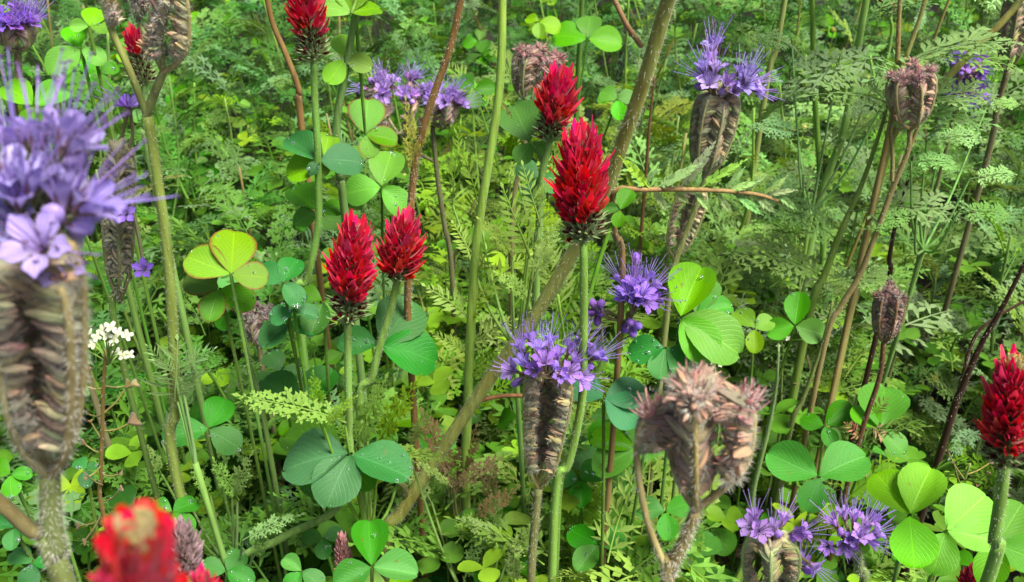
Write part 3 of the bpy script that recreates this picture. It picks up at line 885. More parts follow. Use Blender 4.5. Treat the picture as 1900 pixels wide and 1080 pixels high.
# --- large phacelia at the left
o, g, pts, pth = phacelia('large out-of-focus phacelia with lilac flowers above a thick hairy coiled stalk', [(92, 880), (95, 960), (105, 1030), (122, 1090)], 0.163, 0.0030, 0.0024, (0.22, 0.22, 0.10), hair=30, kx=30)
top = PY(92, 885, 0.163)
ax = (PY(60, 480, 0.150) - top)
phacelia_head(o, top, ax, ax.length, 0.0074, [82, 40, -75, 180, -130], ncal=32, cal_scale=1.08, cal_col=(0.25, 0.175, 0.13), stalk_r=0.0012, stalk_col=(0.38, 0.27, 0.18), nfl=0, hair=60, curl=0.4)
fl_base = PY(40, 430, 0.155)
def flower_spray(parent, root, specs, scale, col, stalk_col, stalk_r=0.0007):
    """Single flowers at seen places: (x, y, Y, direction in picture terms (right, up, towards camera), kind)."""
    mb = MB()
    mats = []
    for (x, y, Y, d, kind) in specs:
        p = PY(x, y, Y)
        dd = (RT * d[0] + UP * d[1] - FW * d[2]).normalized()
        b = p - dd * 0.0035 * scale
        mid = root.lerp(b, 0.55) - dd * 0.003
        tube(mb, smooth_path([root, mid, b], 7), stalk_r * 1.3, stalk_r, 5, 0, False)
        mats.append((kind, b, dd))
    cy = part('cyme', mb.mesh('cyme', [M_STEM], origin=root), parent, Matrix.Translation(root), stalk_col)
    for kind, b, dd in mats:
        me = random.choice({'w': PF_WIDE, 'b': PF_BELL, 'u': PF_BUD}[kind])
        part('flower', me, cy, zframe(b, dd, 0.001 * scale, random.uniform(0, 6)), jit(col, 0.12))
        x, y, d = project(b + dd * 0.004 * scale); KEEP.append((x, y, 0.006 * scale * FPX / d, d))
flower_spray(o, PY(45, 500, 0.16), [
    (65, 450, 0.142, (0.1, 0.25, 1.0), 'w'), (15, 400, 0.15, (-0.3, 0.4, 0.9), 'w'), (120, 230, 0.155, (0.2, 1.0, 0.25), 'b'), (70, 235, 0.16, (0.1, 1.0, 0.1), 'w'),
    (150, 255, 0.155, (0.8, 0.6, 0.2), 'b'), (110, 345, 0.15, (0.1, 0.8, 0.4), 'b'), (160, 350, 0.152, (0.7, 0.7, 0.2), 'w'), (185, 375, 0.150, (1.0, 0.35, 0.2), 'b'),
    (20, 250, 0.158, (-0.1, 0.9, 0.4), 'b'), (5, 310, 0.15, (0.2, 0.7, 0.6), 'w'), (30, 350, 0.148, (0.3, 0.6, 0.7), 'b'), (60, 320, 0.15, (0.4, 0.8, 0.5), 'b'), (155, 420, 0.152, (0.9, -0.3, 0.2), 'u'),
    (175, 395, 0.155, (0.9, -0.1, 0.1), 'u'), (140, 290, 0.155, (0.9, 0.1, 0.3), 'u'), (100, 395, 0.148, (0.5, 0.3, 0.7), 'u'), (100, 470, 0.15, (0.6, -0.2, 0.6), 'w'), (-20, 470, 0.15, (-0.5, 0.2, 0.8), 'w')],
    1.12, (0.52, 0.42, 0.90), (0.26, 0.22, 0.14))
branch(o, g, PY(88, 985, 0.163), [(60, 985), (20, 950), (-40, 900)], 0.163, 0.0019, 0.0016, (0.25, 0.18, 0.10), hair=24)

# --- phacelia in the middle
o, g, pts, pth = phacelia('violet phacelia in full bloom on a hairy herringbone stalk in the middle', [(1000, 905), (992, 980), (985, 1085)], 0.33, 0.0024, 0.0019, (0.25, 0.22, 0.11), hair=20)
top = PY(1000, 908, 0.33)
ax = PY(1022, 700, 0.325) - top
phacelia_head(o, top, ax, ax.length, 0.0098, [-80, -140, 62, 120, 180], ncal=28, cal_scale=1.2, cal_col=(0.20, 0.15, 0.09), stalk_r=0.0010, stalk_col=(0.26, 0.20, 0.08), nfl=0, hair=24, curl=0.2, belly=0.9)
flower_spray(o, PY(1020, 720, 0.33), [
    (945, 685, 0.325, (-0.8, 0.3, 0.6), 'w'), (970, 670, 0.322, (-0.3, 0.7, 0.5), 'b'), (965, 640, 0.33, (-0.4, 0.9, 0.2), 'b'), (1000, 640, 0.325, (-0.1, 1, 0.3), 'w'), (1020, 630, 0.332, (0.1, 1, 0.1), 'b'),
    (985, 625, 0.335, (-0.2, 1, 0.0), 'b'), (1010, 665, 0.318, (0.0, 0.7, 0.7), 'w'), (1035, 655, 0.325, (0.1, 0.9, 0.4), 'b'), (1060, 640, 0.328, (0.3, 0.9, 0.2), 'b'), (1085, 635, 0.33, (0.4, 0.9, 0.1), 'w'),
    (1100, 650, 0.328, (0.6, 0.7, 0.3), 'w'), (1115, 660, 0.33, (0.9, 0.4, 0.1), 'b'), (1060, 690, 0.32, (0.3, 0.3, 0.9), 'w'), (1085, 705, 0.322, (0.7, -0.2, 0.7), 'w'), (1040, 695, 0.318, (0.1, 0.1, 1), 'b'),
    (955, 712, 0.33, (-0.7, -0.5, 0.3), 'u'), (1095, 680, 0.33, (0.9, -0.1, 0.2), 'u'), (1030, 675, 0.32, (0.2, 0.6, 0.7), 'u'), (1070, 665, 0.325, (0.3, 0.8, 0.4), 'b'), (990, 685, 0.32, (-0.2, 0.2, 0.9), 'b')],
    1.0, (0.42, 0.25, 0.84), (0.20, 0.13, 0.09))
# second bloom with long stamens
o, g, pts, pth = phacelia('dense violet phacelia with long white stamens and drooping buds on a curved stalk', [(1165, 590), (1150, 625), (1128, 655), (1085, 745), (1060, 840), (1035, 920)], 0.36, 0.0026, 0.0011, (0.20, 0.33, 0.07), hair=10)
flower_spray(o, PY(1172, 585, 0.36), [
    (1180, 500, 0.36, (0.0, 1, 0.1), 'b'), (1150, 515, 0.36, (-0.5, 0.9, 0.1), 'b'), (1165, 535, 0.352, (-0.2, 0.7, 0.6), 'w'), (1205, 510, 0.358, (0.4, 0.9, 0.1), 'b'), (1220, 525, 0.357, (0.7, 0.7, 0.2), 'w'),
    (1195, 540, 0.35, (0.1, 0.6, 0.8), 'w'), (1180, 555, 0.35, (0.0, 0.3, 1.0), 'b'), (1205, 560, 0.35, (0.6, -0.1, 0.8), 'w'), (1155, 550, 0.353, (-0.6, 0.4, 0.5), 'b'), (1190, 520, 0.357, (0.1, 0.9, 0.3), 'b'),
    (1180, 475, 0.362, (0.0, 1, 0.0), 'u'), (1220, 550, 0.357, (0.9, 0.2, 0.2), 'b'), (1175, 520, 0.355, (-0.1, 0.9, 0.4), 'w'),
    (1170, 598, 0.352, (0.0, 0.1, 1), 'u'), (1185, 605, 0.355, (0.6, -0.4, 0.5), 'u'), (1160, 612, 0.355, (-0.3, -0.7, 0.5), 'u'), (1175, 620, 0.356, (0.1, -0.9, 0.4), 'u')],
    1.0, (0.38, 0.21, 0.83), (0.24, 0.17, 0.10))
flower_spray(o, PY(1152, 595, 0.36), [(1098, 560, 0.36, (-0.5, 0.7, 0.5), 'u'), (1116, 562, 0.355, (0.2, 0.6, 0.7), 'u'), (1095, 580, 0.36, (-0.9, -0.1, 0.4), 'u'), (1115, 582, 0.358, (0.3, -0.5, 0.7), 'u'), (1108, 598, 0.36, (-0.1, -1, 0.3), 'u')],
             1.0, (0.24, 0.11, 0.55), (0.26, 0.20, 0.10), 0.0005)

# --- fading phacelia with two branches, right of the middle
o, g, pts, pth = phacelia('faded pinkish-brown phacelia seed head of several coiled arms on a forked stem', [(1290, 950), (1270, 1000), (1242, 1065), (1235, 1110)], 0.190, 0.0022, 0.0016, (0.30, 0.20, 0.12), hair=24, kx=22)
top = PY(1290, 945, 0.19)
ax = PY(1285, 735, 0.185) - top
phacelia_head(o, top, ax, ax.length, 0.0042, [4, 178], ncal=26, cal_scale=1.42, cal_col=(0.25, 0.155, 0.105), stalk_r=0.0009, stalk_col=(0.34, 0.22, 0.12), nfl=0, hair=50, curl=0.75, tipcol=(0.50, 0.34, 0.27), tuft=(4, (0.58, 0.36, 0.32)))
j = PY(1290, 945, 0.19)
cyme(o, [j, PY(1345, 905, 0.188), PY(1385, 860, 0.186), PY(1398, 790, 0.184), PY(1392, 755, 0.184), PY(1370, 745, 0.186)], RT * -1 + FW * 0.3, 30, 1.45, (0.25, 0.155, 0.105), 0.0011, (0.36, 0.24, 0.13), 0, 1, VIOLET, UP, t0=0.25, hair=40, tipcol=(0.50, 0.34, 0.27), tuft=(4, (0.60, 0.26, 0.29)))
cyme(o, [PY(1240, 1065, 0.19), PY(1205, 980, 0.19), PY(1186, 890, 0.19), PY(1182, 820, 0.19), PY(1200, 775, 0.19), PY(1225, 770, 0.192)], RT * 1 + FW * 0.2, 26, 1.4, (0.25, 0.16, 0.11), 0.0011, (0.34, 0.23, 0.14), 0, 1, VIOLET, UP, t0=0.55, hair=36, tipcol=(0.50, 0.34, 0.27), tuft=(4, (0.60, 0.28, 0.29)))
cyme(o, [j, PY(1262, 900, 0.192), PY(1245, 840, 0.195), PY(1262, 760, 0.196), PY(1285, 725, 0.196), PY(1310, 735, 0.196)], RT * 0.5 + FW * 0.4, 26, 1.45, (0.24, 0.15, 0.11), 0.001, (0.34, 0.23, 0.14), 0, 1, VIOLET, UP, t0=0.3, hair=30, tuft=(5, (0.5, 0.30, 0.25)))
for x, y in ((1290, 800), (1220, 820), (1370, 810), (1290, 880), (1200, 930), (1350, 880)): keep(x, y, 62, PY(x, y, 0.19))

# --- two open heads low on the right
o, g, pts, pth = phacelia('low violet phacelia with a fat hairy green stalk under its open flowers', [(1425, 1085), (1425, 1120)], 0.285, 0.003, 0.0028, (0.25, 0.27, 0.13), hair=20)
top = PY(1428, 1130, 0.285); ax = PY(1432, 1005, 0.283) - top
phacelia_head(o, top, ax, ax.length, 0.0105, [-80, 75, 0, 180, 130], ncal=20, cal_scale=1.0, cal_col=(0.24, 0.20, 0.11), stalk_r=0.001, stalk_col=(0.28, 0.30, 0.14), nfl=0, hair=30)
flower_spray(o, PY(1440, 1010, 0.283), [(1390, 975, 0.28, (-0.5, 0.3, 0.9), 'w'), (1412, 985, 0.278, (0.1, 0.3, 1), 'w'), (1400, 955, 0.285, (-0.1, 1, 0.2), 'b'), (1435, 975, 0.285, (0.1, 0.9, 0.3), 'b'), (1455, 960, 0.288, (0.3, 1, 0.1), 'b'),
    (1495, 985, 0.283, (0.8, 0.4, 0.4), 'w'), (1480, 990, 0.281, (0.3, 0.2, 0.9), 'b'), (1470, 1000, 0.281, (0.2, -0.1, 1), 'u'), (1515, 1055, 0.28, (0.8, -0.6, 0.5), 'w'), (1490, 1040, 0.285, (0.1, 0.8, 0.4), 'b'), (1500, 1060, 0.283, (0.3, -0.2, 0.9), 'u'), (1445, 990, 0.279, (0.0, 0.4, 0.9), 'u')],
    0.95, (0.50, 0.27, 0.86), (0.20, 0.13, 0.09))
o, g, pts, pth = phacelia('low violet phacelia fanning out stamens beneath the three-part leaf', [(1590, 1020), (1595, 1060), (1598, 1100)], 0.30, 0.0022, 0.0018, (0.22, 0.26, 0.12), hair=18)
flower_spray(o, PY(1590, 1020, 0.30), [(1545, 965, 0.30, (-0.6, 0.8, 0.2), 'b'), (1565, 950, 0.302, (-0.2, 1, 0.1), 'b'), (1585, 955, 0.303, (0.1, 1, 0.1), 'b'), (1610, 965, 0.30, (0.4, 0.9, 0.3), 'w'), (1632, 985, 0.298, (0.8, 0.5, 0.3), 'w'), (1600, 990, 0.295, (0.1, 0.6, 0.8), 'w'),
    (1535, 1015, 0.297, (-0.4, 0.1, 0.9), 'b'), (1570, 1015, 0.295, (0.0, -0.3, 1), 'w'), (1580, 1000, 0.295, (-0.1, 0.3, 1), 'b'), (1620, 1005, 0.297, (0.7, -0.1, 0.6), 'b'), (1625, 960, 0.302, (0.6, 0.8, 0.0), 'b'), (1560, 985, 0.298, (-0.3, 0.7, 0.5), 'u')],
    0.98, (0.50, 0.27, 0.86), (0.22, 0.16, 0.09))

# --- phacelia, upper right, two-tiered with a long stalk
o, g, pts, pth = phacelia('lilac phacelia with a long bristly seed stalk above a pale feathered frond', [(1310, 320), (1285, 400), (1255, 480), (1240, 560)], 0.47, 0.0020, 0.0016, (0.24, 0.22, 0.11), hair=14)
top = PY(1305, 330, 0.47); ax = PY(1335, 175, 0.47) - top
phacelia_head(o, top, ax, ax.length, 0.0105, [-85, 80, 20, -30, 180], ncal=26, cal_scale=1.05, cal_col=(0.17, 0.13, 0.085), stalk_r=0.001, stalk_col=(0.24, 0.18, 0.12), nfl=0, hair=18, curl=0.2)
flower_spray(o, PY(1330, 185, 0.47), [(1305, 120, 0.465, (-0.3, 1, 0.3), 'b'), (1318, 105, 0.47, (0, 1, 0.1), 'b'), (1330, 120, 0.463, (0.1, 0.9, 0.5), 'w'), (1300, 140, 0.465, (-0.7, 0.4, 0.4), 'b'), (1315, 150, 0.46, (-0.1, 0.4, 0.9), 'w'),
    (1350, 150, 0.46, (0.1, 0.3, 1), 'b'), (1375, 130, 0.465, (0.2, 1, 0.2), 'b'), (1395, 125, 0.468, (0.5, 0.9, 0.1), 'w'), (1405, 150, 0.465, (0.9, 0.3, 0.4), 'w'), (1385, 155, 0.46, (0.3, 0.2, 0.9), 'w'), (1365, 165, 0.46, (0.0, 0.1, 1), 'b'), (1410, 170, 0.467, (0.9, -0.3, 0.2), 'b'), (1340, 170, 0.462, (0, 0, 1), 'u'), (1295, 160, 0.468, (-0.8, 0.1, 0.3), 'u'), (1330, 75, 0.5, (0.1, 1, 0.2), 'b'), (1320, 80, 0.5, (-0.1, 0.9, 0.4), 'w'), (1390, 140, 0.46, (0.3, 0.6, 0.7), 'b')],
    1.15, (0.50, 0.37, 0.87), (0.22, 0.14, 0.12))
top = PY(1250, 480, 0.475); ax = PY(1285, 360, 0.475) - top
phacelia_head(o, top, ax, ax.length, 0.008, [-70, 80, 180], ncal=14, cal_scale=0.9, cal_col=(0.24, 0.17, 0.11), stalk_r=0.0009, stalk_col=(0.26, 0.2, 0.13), nfl=0)

# --- blurred violet pair behind the left clovers
o, g, pts, pth = phacelia('pair of violet phacelia heads behind the red-brown arching stem', [(802, 232), (812, 330), (825, 420), (838, 500)], 0.60, 0.0020, 0.0016, (0.15, 0.12, 0.08), hair=6)
for (bx, by, tx, ty, R) in ((740, 250, 742, 160, 0.020), (812, 235, 822, 185, 0.010)):
    b = PY(bx, by, 0.60); t = PY(tx, ty, 0.60)
    phacelia_head(o, b, t - b, (t - b).length, R, [-90, -40, 20, 80, 150, 210], ncal=14, cal_scale=1.1, cal_col=(0.20, 0.12, 0.12), stalk_r=0.001, stalk_col=(0.2, 0.16, 0.11), nfl=5, fl_scale=1.0, fl_col=(0.46, 0.28, 0.76), bud=0.3, fan=0.8)
branch(o, g, PY(806, 300, 0.60), [(770, 280), (742, 252)], 0.60, 0.0013, 0.0011, (0.17, 0.14, 0.09), hair=4)

# --- faded heads
o, g, pts, pth = phacelia('faded dusty-pink phacelia head behind the two stacked red clovers', [(985, 190), (968, 300), (950, 420)], 0.52, 0.0018, 0.0014, (0.22, 0.17, 0.10), hair=8)
b = PY(985, 195, 0.52); t = PY(1003, 100, 0.52)
phacelia_head(o, b, t - b, (t - b).length, 0.013, [-90, -30, 30, 90, 180], ncal=18, cal_scale=1.0, cal_col=(0.16, 0.10, 0.08), stalk_r=0.001, stalk_col=(0.2, 0.16, 0.11), nfl=0, tipcol=(0.36, 0.17, 0.17), tuft=(7, (0.48, 0.22, 0.24)))
o, g, pts, pth = phacelia('drooping mauve-brown phacelia head on a thin forked tan stem', [(1688, 235), (1685, 280), (1660, 340), (1630, 420), (1595, 510), (1560, 570), (1530, 640)], 0.47, 0.0020, 0.0013, (0.30, 0.19, 0.10), hair=12)
b = PY(1690, 240, 0.47); t = PY(1690, 140, 0.468)
phacelia_head(o, b, t - b, (t - b).length, 0.0105, [-95, -35, 25, 90, 170], ncal=18, cal_scale=1.0, cal_col=(0.22, 0.14, 0.11), stalk_r=0.001, stalk_col=(0.26, 0.16, 0.11), nfl=0, tipcol=(0.34, 0.16, 0.17), tuft=(6, (0.46, 0.22, 0.26)))
branch(o, g, PY(1655, 335, 0.47), [(1656, 290), (1652, 240), (1660, 200)], 0.47, 0.0012, 0.0009, (0.30, 0.2, 0.1))
branch(o, g, PY(1660, 340, 0.47), [(1690, 270), (1708, 220)], 0.47, 0.0012, 0.0009, (0.30, 0.2, 0.1))
o, g, pts, pth = phacelia('small violet phacelia clusters beside a slanting brown stem', [(1778, 175), (1760, 260), (1735, 360)], 0.56, 0.0016, 0.0012, (0.22, 0.2, 0.10), hair=6)
for (bx, by, tx, ty) in ((1785, 160, 1795, 120), (1770, 190, 1785, 175)):
    b = PY(bx, by, 0.56); t = PY(tx, ty, 0.555)
    phacelia_head(o, b, t - b, max(0.012, (t - b).length), 0.008, [-100, -20, 50, 130, 200], ncal=8, cal_scale=0.8, cal_col=(0.20, 0.11, 0.13), stalk_r=0.0008, stalk_col=(0.2, 0.16, 0.11), nfl=4, fl_scale=0.85, fl_col=(0.33, 0.18, 0.66), bud=0.35)
o, g, pts, pth = phacelia('small dark brown phacelia seed head on a thin dark red stem', [(1640, 632), (1632, 700), (1605, 780), (1580, 870), (1565, 930)], 0.40, 0.0016, 0.0013, R_STEM, hair=8)
b = PY(1640, 636, 0.40); t = PY(1652, 548, 0.40)
phacelia_head(o, b, t - b, (t - b).length, 0.0065, [-90, -30, 30, 90, 180], ncal=20, cal_scale=0.85, cal_col=(0.12, 0.065, 0.06), stalk_r=0.0009, stalk_col=(0.16, 0.07, 0.05), nfl=0, tipcol=(0.24, 0.11, 0.11), tuft=(4, (0.28, 0.13, 0.13)), hair=24)
for (x, y, dx, dy) in ((1615, 790, 30, 25), (1590, 830, -35, 20), (1618, 770, 30, -35), (1598, 810, -30, -25), (1585, 860, 32, 18)):
    px_fern(o, (x, y), (x + dx, y + dy), 0.40, FERN_B, (0.42, 0.25, 0.16), 1.0, 0.3)
o, g, pts, pth = phacelia('coiled dark phacelia seed head over a pale green forked stem with bristles', [(275, 215), (292, 330), (312, 480), (322, 640), (326, 760), (322, 860)], 0.34, 0.0028, 0.0019, (0.24, 0.27, 0.09), hair=22, kx=20)
fork = PY(272, 212, 0.34)
br = (0.28, 0.27, 0.11)
p2, _ = branch(o, g, fork, [(240, 130), (205, 50), (190, -10), (185, -70)], 0.335, 0.0014, 0.0011, br, 22)
p3, _ = branch(o, g, fork, [(290, 165), (305, 130)], 0.338, 0.0017, 0.0014, br, 22)
nd = PY(303, 135, 0.338)
cyme(o, [nd, PY(330, 115, 0.336), PY(347, 90, 0.334), PY(350, 40, 0.332), PY(345, -10, 0.33), PY(335, -60, 0.33)], RT * -1 + FW * 0.2, 26, 1.1, (0.24, 0.19, 0.13), 0.0011, (0.34, 0.22, 0.13), 0, 1, VIOLET, UP, t0=0.22, hair=30)
cyme(o, [nd, PY(300, 100, 0.336), PY(298, 70, 0.332), PY(312, 20, 0.330), PY(318, -20, 0.33), PY(310, -60, 0.33)], RT * -0.6 - FW * 0.6, 26, 1.15, (0.22, 0.17, 0.12), 0.0012, (0.26, 0.22, 0.12), 0, 1, VIOLET, UP, t0=0.15, hair=30)
cyme(o, [nd, PY(275, 75, 0.342), PY(252, 30, 0.344), PY(244, -10, 0.344), PY(244, -40, 0.344), PY(260, -60, 0.344)], RT * 1 - FW * 0.1, 26, 1.15, (0.10, 0.075, 0.055), 0.0009, (0.24, 0.24, 0.12), 0, 1, VIOLET, UP, t0=0.35, hair=24)
cyme(o, [PY(205, 50, 0.335), PY(196, 20, 0.335), PY(190, -20, 0.335), PY(195, -60, 0.335), PY(210, -80, 0.335), PY(225, -60, 0.336)], RT * 1 - FW * 0.2, 20, 1.0, (0.26, 0.19, 0.14), 0.0010, (0.28, 0.26, 0.13), 0, 1, VIOLET, UP, t0=0.0, hair=24)
px_fern(o, (298, 330), (350, 325), 0.34, FERN_C, (0.28, 0.30, 0.08), 0.5, 0.3)
px_fern(o, (296, 345), (225, 370), 0.34, FERN_C, (0.28, 0.34, 0.10), 0.8, 0.3)
for x, y in ((300, 60), (265, 30), (330, 60), (210, 20)): keep(x, y, 50, PY(x, y, 0.335))
o, g, pts, pth = phacelia('violet phacelia at the far left, brush-like on a brown stalk', [(33, 90), (35, 170), (40, 260)], 0.42, 0.0019, 0.0016, (0.24, 0.17, 0.12), hair=12)
b = PY(32, 95, 0.42); t = PY(28, 42, 0.42)
phacelia_head(o, b, t - b, (t - b).length, 0.0075, [-90, -30, 40, 100, 180], ncal=12, cal_scale=0.9, cal_col=(0.24, 0.15, 0.13), stalk_r=0.0009, stalk_col=(0.24, 0.17, 0.12), nfl=5, fl_scale=0.85, fl_col=(0.33, 0.15, 0.74), bud=0.1, fan=0.7)
o, g, pts, pth = phacelia('phacelia with three loose violet flowers on a dark bristly stalk behind the large bloom', [(225, 280), (222, 400), (220, 520), (220, 640)], 0.36, 0.0015, 0.0015, (0.14, 0.20, 0.06), hair=16)
b = PY(222, 560, 0.36); t = PY(218, 290, 0.36)
phacelia_head(o, b, t - b, (t - b).length, 0.006, [-80, 0, 80, 180], ncal=34, cal_scale=0.95, cal_col=(0.10, 0.085, 0.055), stalk_r=0.001, stalk_col=(0.12, 0.10, 0.07), nfl=0, hair=20)
flower_spray(o, PY(225, 300, 0.36), [(245, 190, 0.36, (0.6, 0.5, 0.5), 'b'), (228, 190, 0.36, (-0.6, 0.5, 0.4), 'b'), (232, 395, 0.35, (0.2, 0.1, 1), 'w'), (265, 498, 0.35, (0.1, 0.2, 1), 'w')], 0.85, (0.32, 0.17, 0.76), (0.16, 0.13, 0.09))
o, g, pts, pth = phacelia('dim mauve phacelia head half hidden under dewy clover leaves', [(480, 640), (490, 700)], 0.47, 0.0018, 0.0015, (0.2, 0.15, 0.1), hair=6)
b = PY(480, 640, 0.47); t = PY(478, 580, 0.47)
phacelia_head(o, b, t - b, (t - b).length, 0.009, [-90, -20, 50, 120, 190], ncal=10, cal_scale=0.9, cal_col=(0.18, 0.11, 0.12), stalk_r=0.0009, stalk_col=(0.2, 0.15, 0.1), nfl=0, tuft=(4, (0.28, 0.17, 0.22)))
o, g, pts, pth = phacelia('furry brown phacelia stalk at the far right edge beyond the slanting stem', [(1870, 130), (1850, 200), (1830, 300)], 0.60, 0.0022, 0.002, (0.17, 0.13, 0.08), hair=10)
b = PY(1868, 135, 0.60); t = PY(1895, -20, 0.60)
phacelia_head(o, b, t - b, (t - b).length, 0.008, [-80, 0, 80, 180], ncal=26, cal_scale=1.0, cal_col=(0.17, 0.12, 0.08), stalk_r=0.001, stalk_col=(0.2, 0.15, 0.1), nfl=0, hair=14)

# =================================================================== BARE STEMS
def bare(label, px, Y, r0, r1, color, hair=12, hlen=0.0016, lean=None, name='tall_stem', kx=14, bulge=None):
    px = list(px); grow = px[0][1] < 60
    if grow:                               # the stem goes on above the picture and ends in a young leaf
        a, b = px[0], px[1]
        px.insert(0, tuple([a[0] + (a[0] - b[0]) * 1.2, a[1] - 130] + list(a[2:])))
        r1 *= 0.75
    o, g, pts, pth = phacelia(label, px, Y, r0, r1, color, lean, None, hair, hlen, name, kx, 'stem')
    if grow:
        for k in range(3):
            d = (pth[-1] - pth[-3]).normalized() + rnd_unit() * 0.7
            part('leaf', random.choice(FERN_C), o, frame(pth[-1] - (pth[-1] - pth[-2]) * 0.3, d, Vector((0, -0.5, 1)), 0.035), jit((0.20, 0.32, 0.07)))
    return o, g, pth
o, g, pth = bare('thick greenish-brown stem leaning diagonally behind the tallest crimson clover', [(1262, -60, .34), (1240, 0, .345), (1195, 150, .352), (1150, 280, .36), (1110, 390, .365), (1065, 465, .37), (990, 590, .372), (900, 715, .375), (800, 865, .375), (745, 950, .37), (715, 1010, .37)], 0.36, 0.0038, 0.0033, (0.33, 0.31, 0.11), hair=30, hlen=0.0024)
branch(o, g, PY(1190, 85, 0.35), [(1165, 50), (1140, 0), (1120, -40)], 0.345, 0.0011, 0.0009, (0.30, 0.14, 0.08))
px_fern(o, (1188, 80), (1215, 20), 0.345, FERN_C, (0.28, 0.38, 0.18), 0.7, 0.3)
px_fern(o, (1192, 90), (1165, 120), 0.345, FERN_C, (0.20, 0.35, 0.12), 0.9, 0.3)
branch(o, g, PY(755, 935, 0.372), [(750, 905), (735, 890), (705, 870)], 0.37, 0.0020, 0.0013, (0.15, 0.14, 0.06))
branch(o, g, PY(850, 790, 0.374), [(880, 750), (930, 735), (1000, 735)], 0.375, 0.0013, 0.0010, (0.20, 0.09, 0.05))
o, g, pth = bare('bright yellow-green stem curving down beside the tallest red clovers', [(932, -40), (932, 0), (931, 90), (924, 190), (905, 310), (888, 420), (880, 500), (872, 640), (868, 760), (864, 900)], 0.40, 0.0027, 0.0019, (0.30, 0.40, 0.07), hair=10)
px_fern(o, (925, 180), (955, 225), 0.40, FERN_C, (0.30, 0.30, 0.1), 0.5, 0.3)
for (a, b) in (((876, 560), (985, 470)), ((872, 600), (790, 520)), ((871, 640), (960, 590)), ((870, 660), (800, 610)), ((885, 480), (840, 410)), ((872, 600), (915, 520)), ((866, 780), (950, 700)), ((880, 520), (930, 420)), ((868, 700), (940, 640))):
    px_fern(o, a, b, 0.40, FERN_S, (0.34, 0.48, 0.09), random.uniform(0.9, 1.4), 0.4)
o, g, pth = bare('red-brown bristly stem arching above the smaller crimson clover', [(865, -50), (855, 0), (835, 90), (800, 190), (775, 280), (765, 350), (760, 420), (757, 520), (760, 640)], 0.385, 0.0018, 0.0018, (0.26, 0.12, 0.06), hair=26, hlen=0.0018)
px_fern(o, (768, 330), (752, 180), 0.385, FERN_C, (0.42, 0.42, 0.10), 0.6, 0.3)
px_fern(o, (775, 285), (800, 215), 0.385, FERN_C, (0.38, 0.38, 0.10), 0.6, 0.3)
px_fern(o, (760, 400), (765, 362), 0.383, FERN_C, (0.40, 0.28, 0.14), 0.9, 0.3)
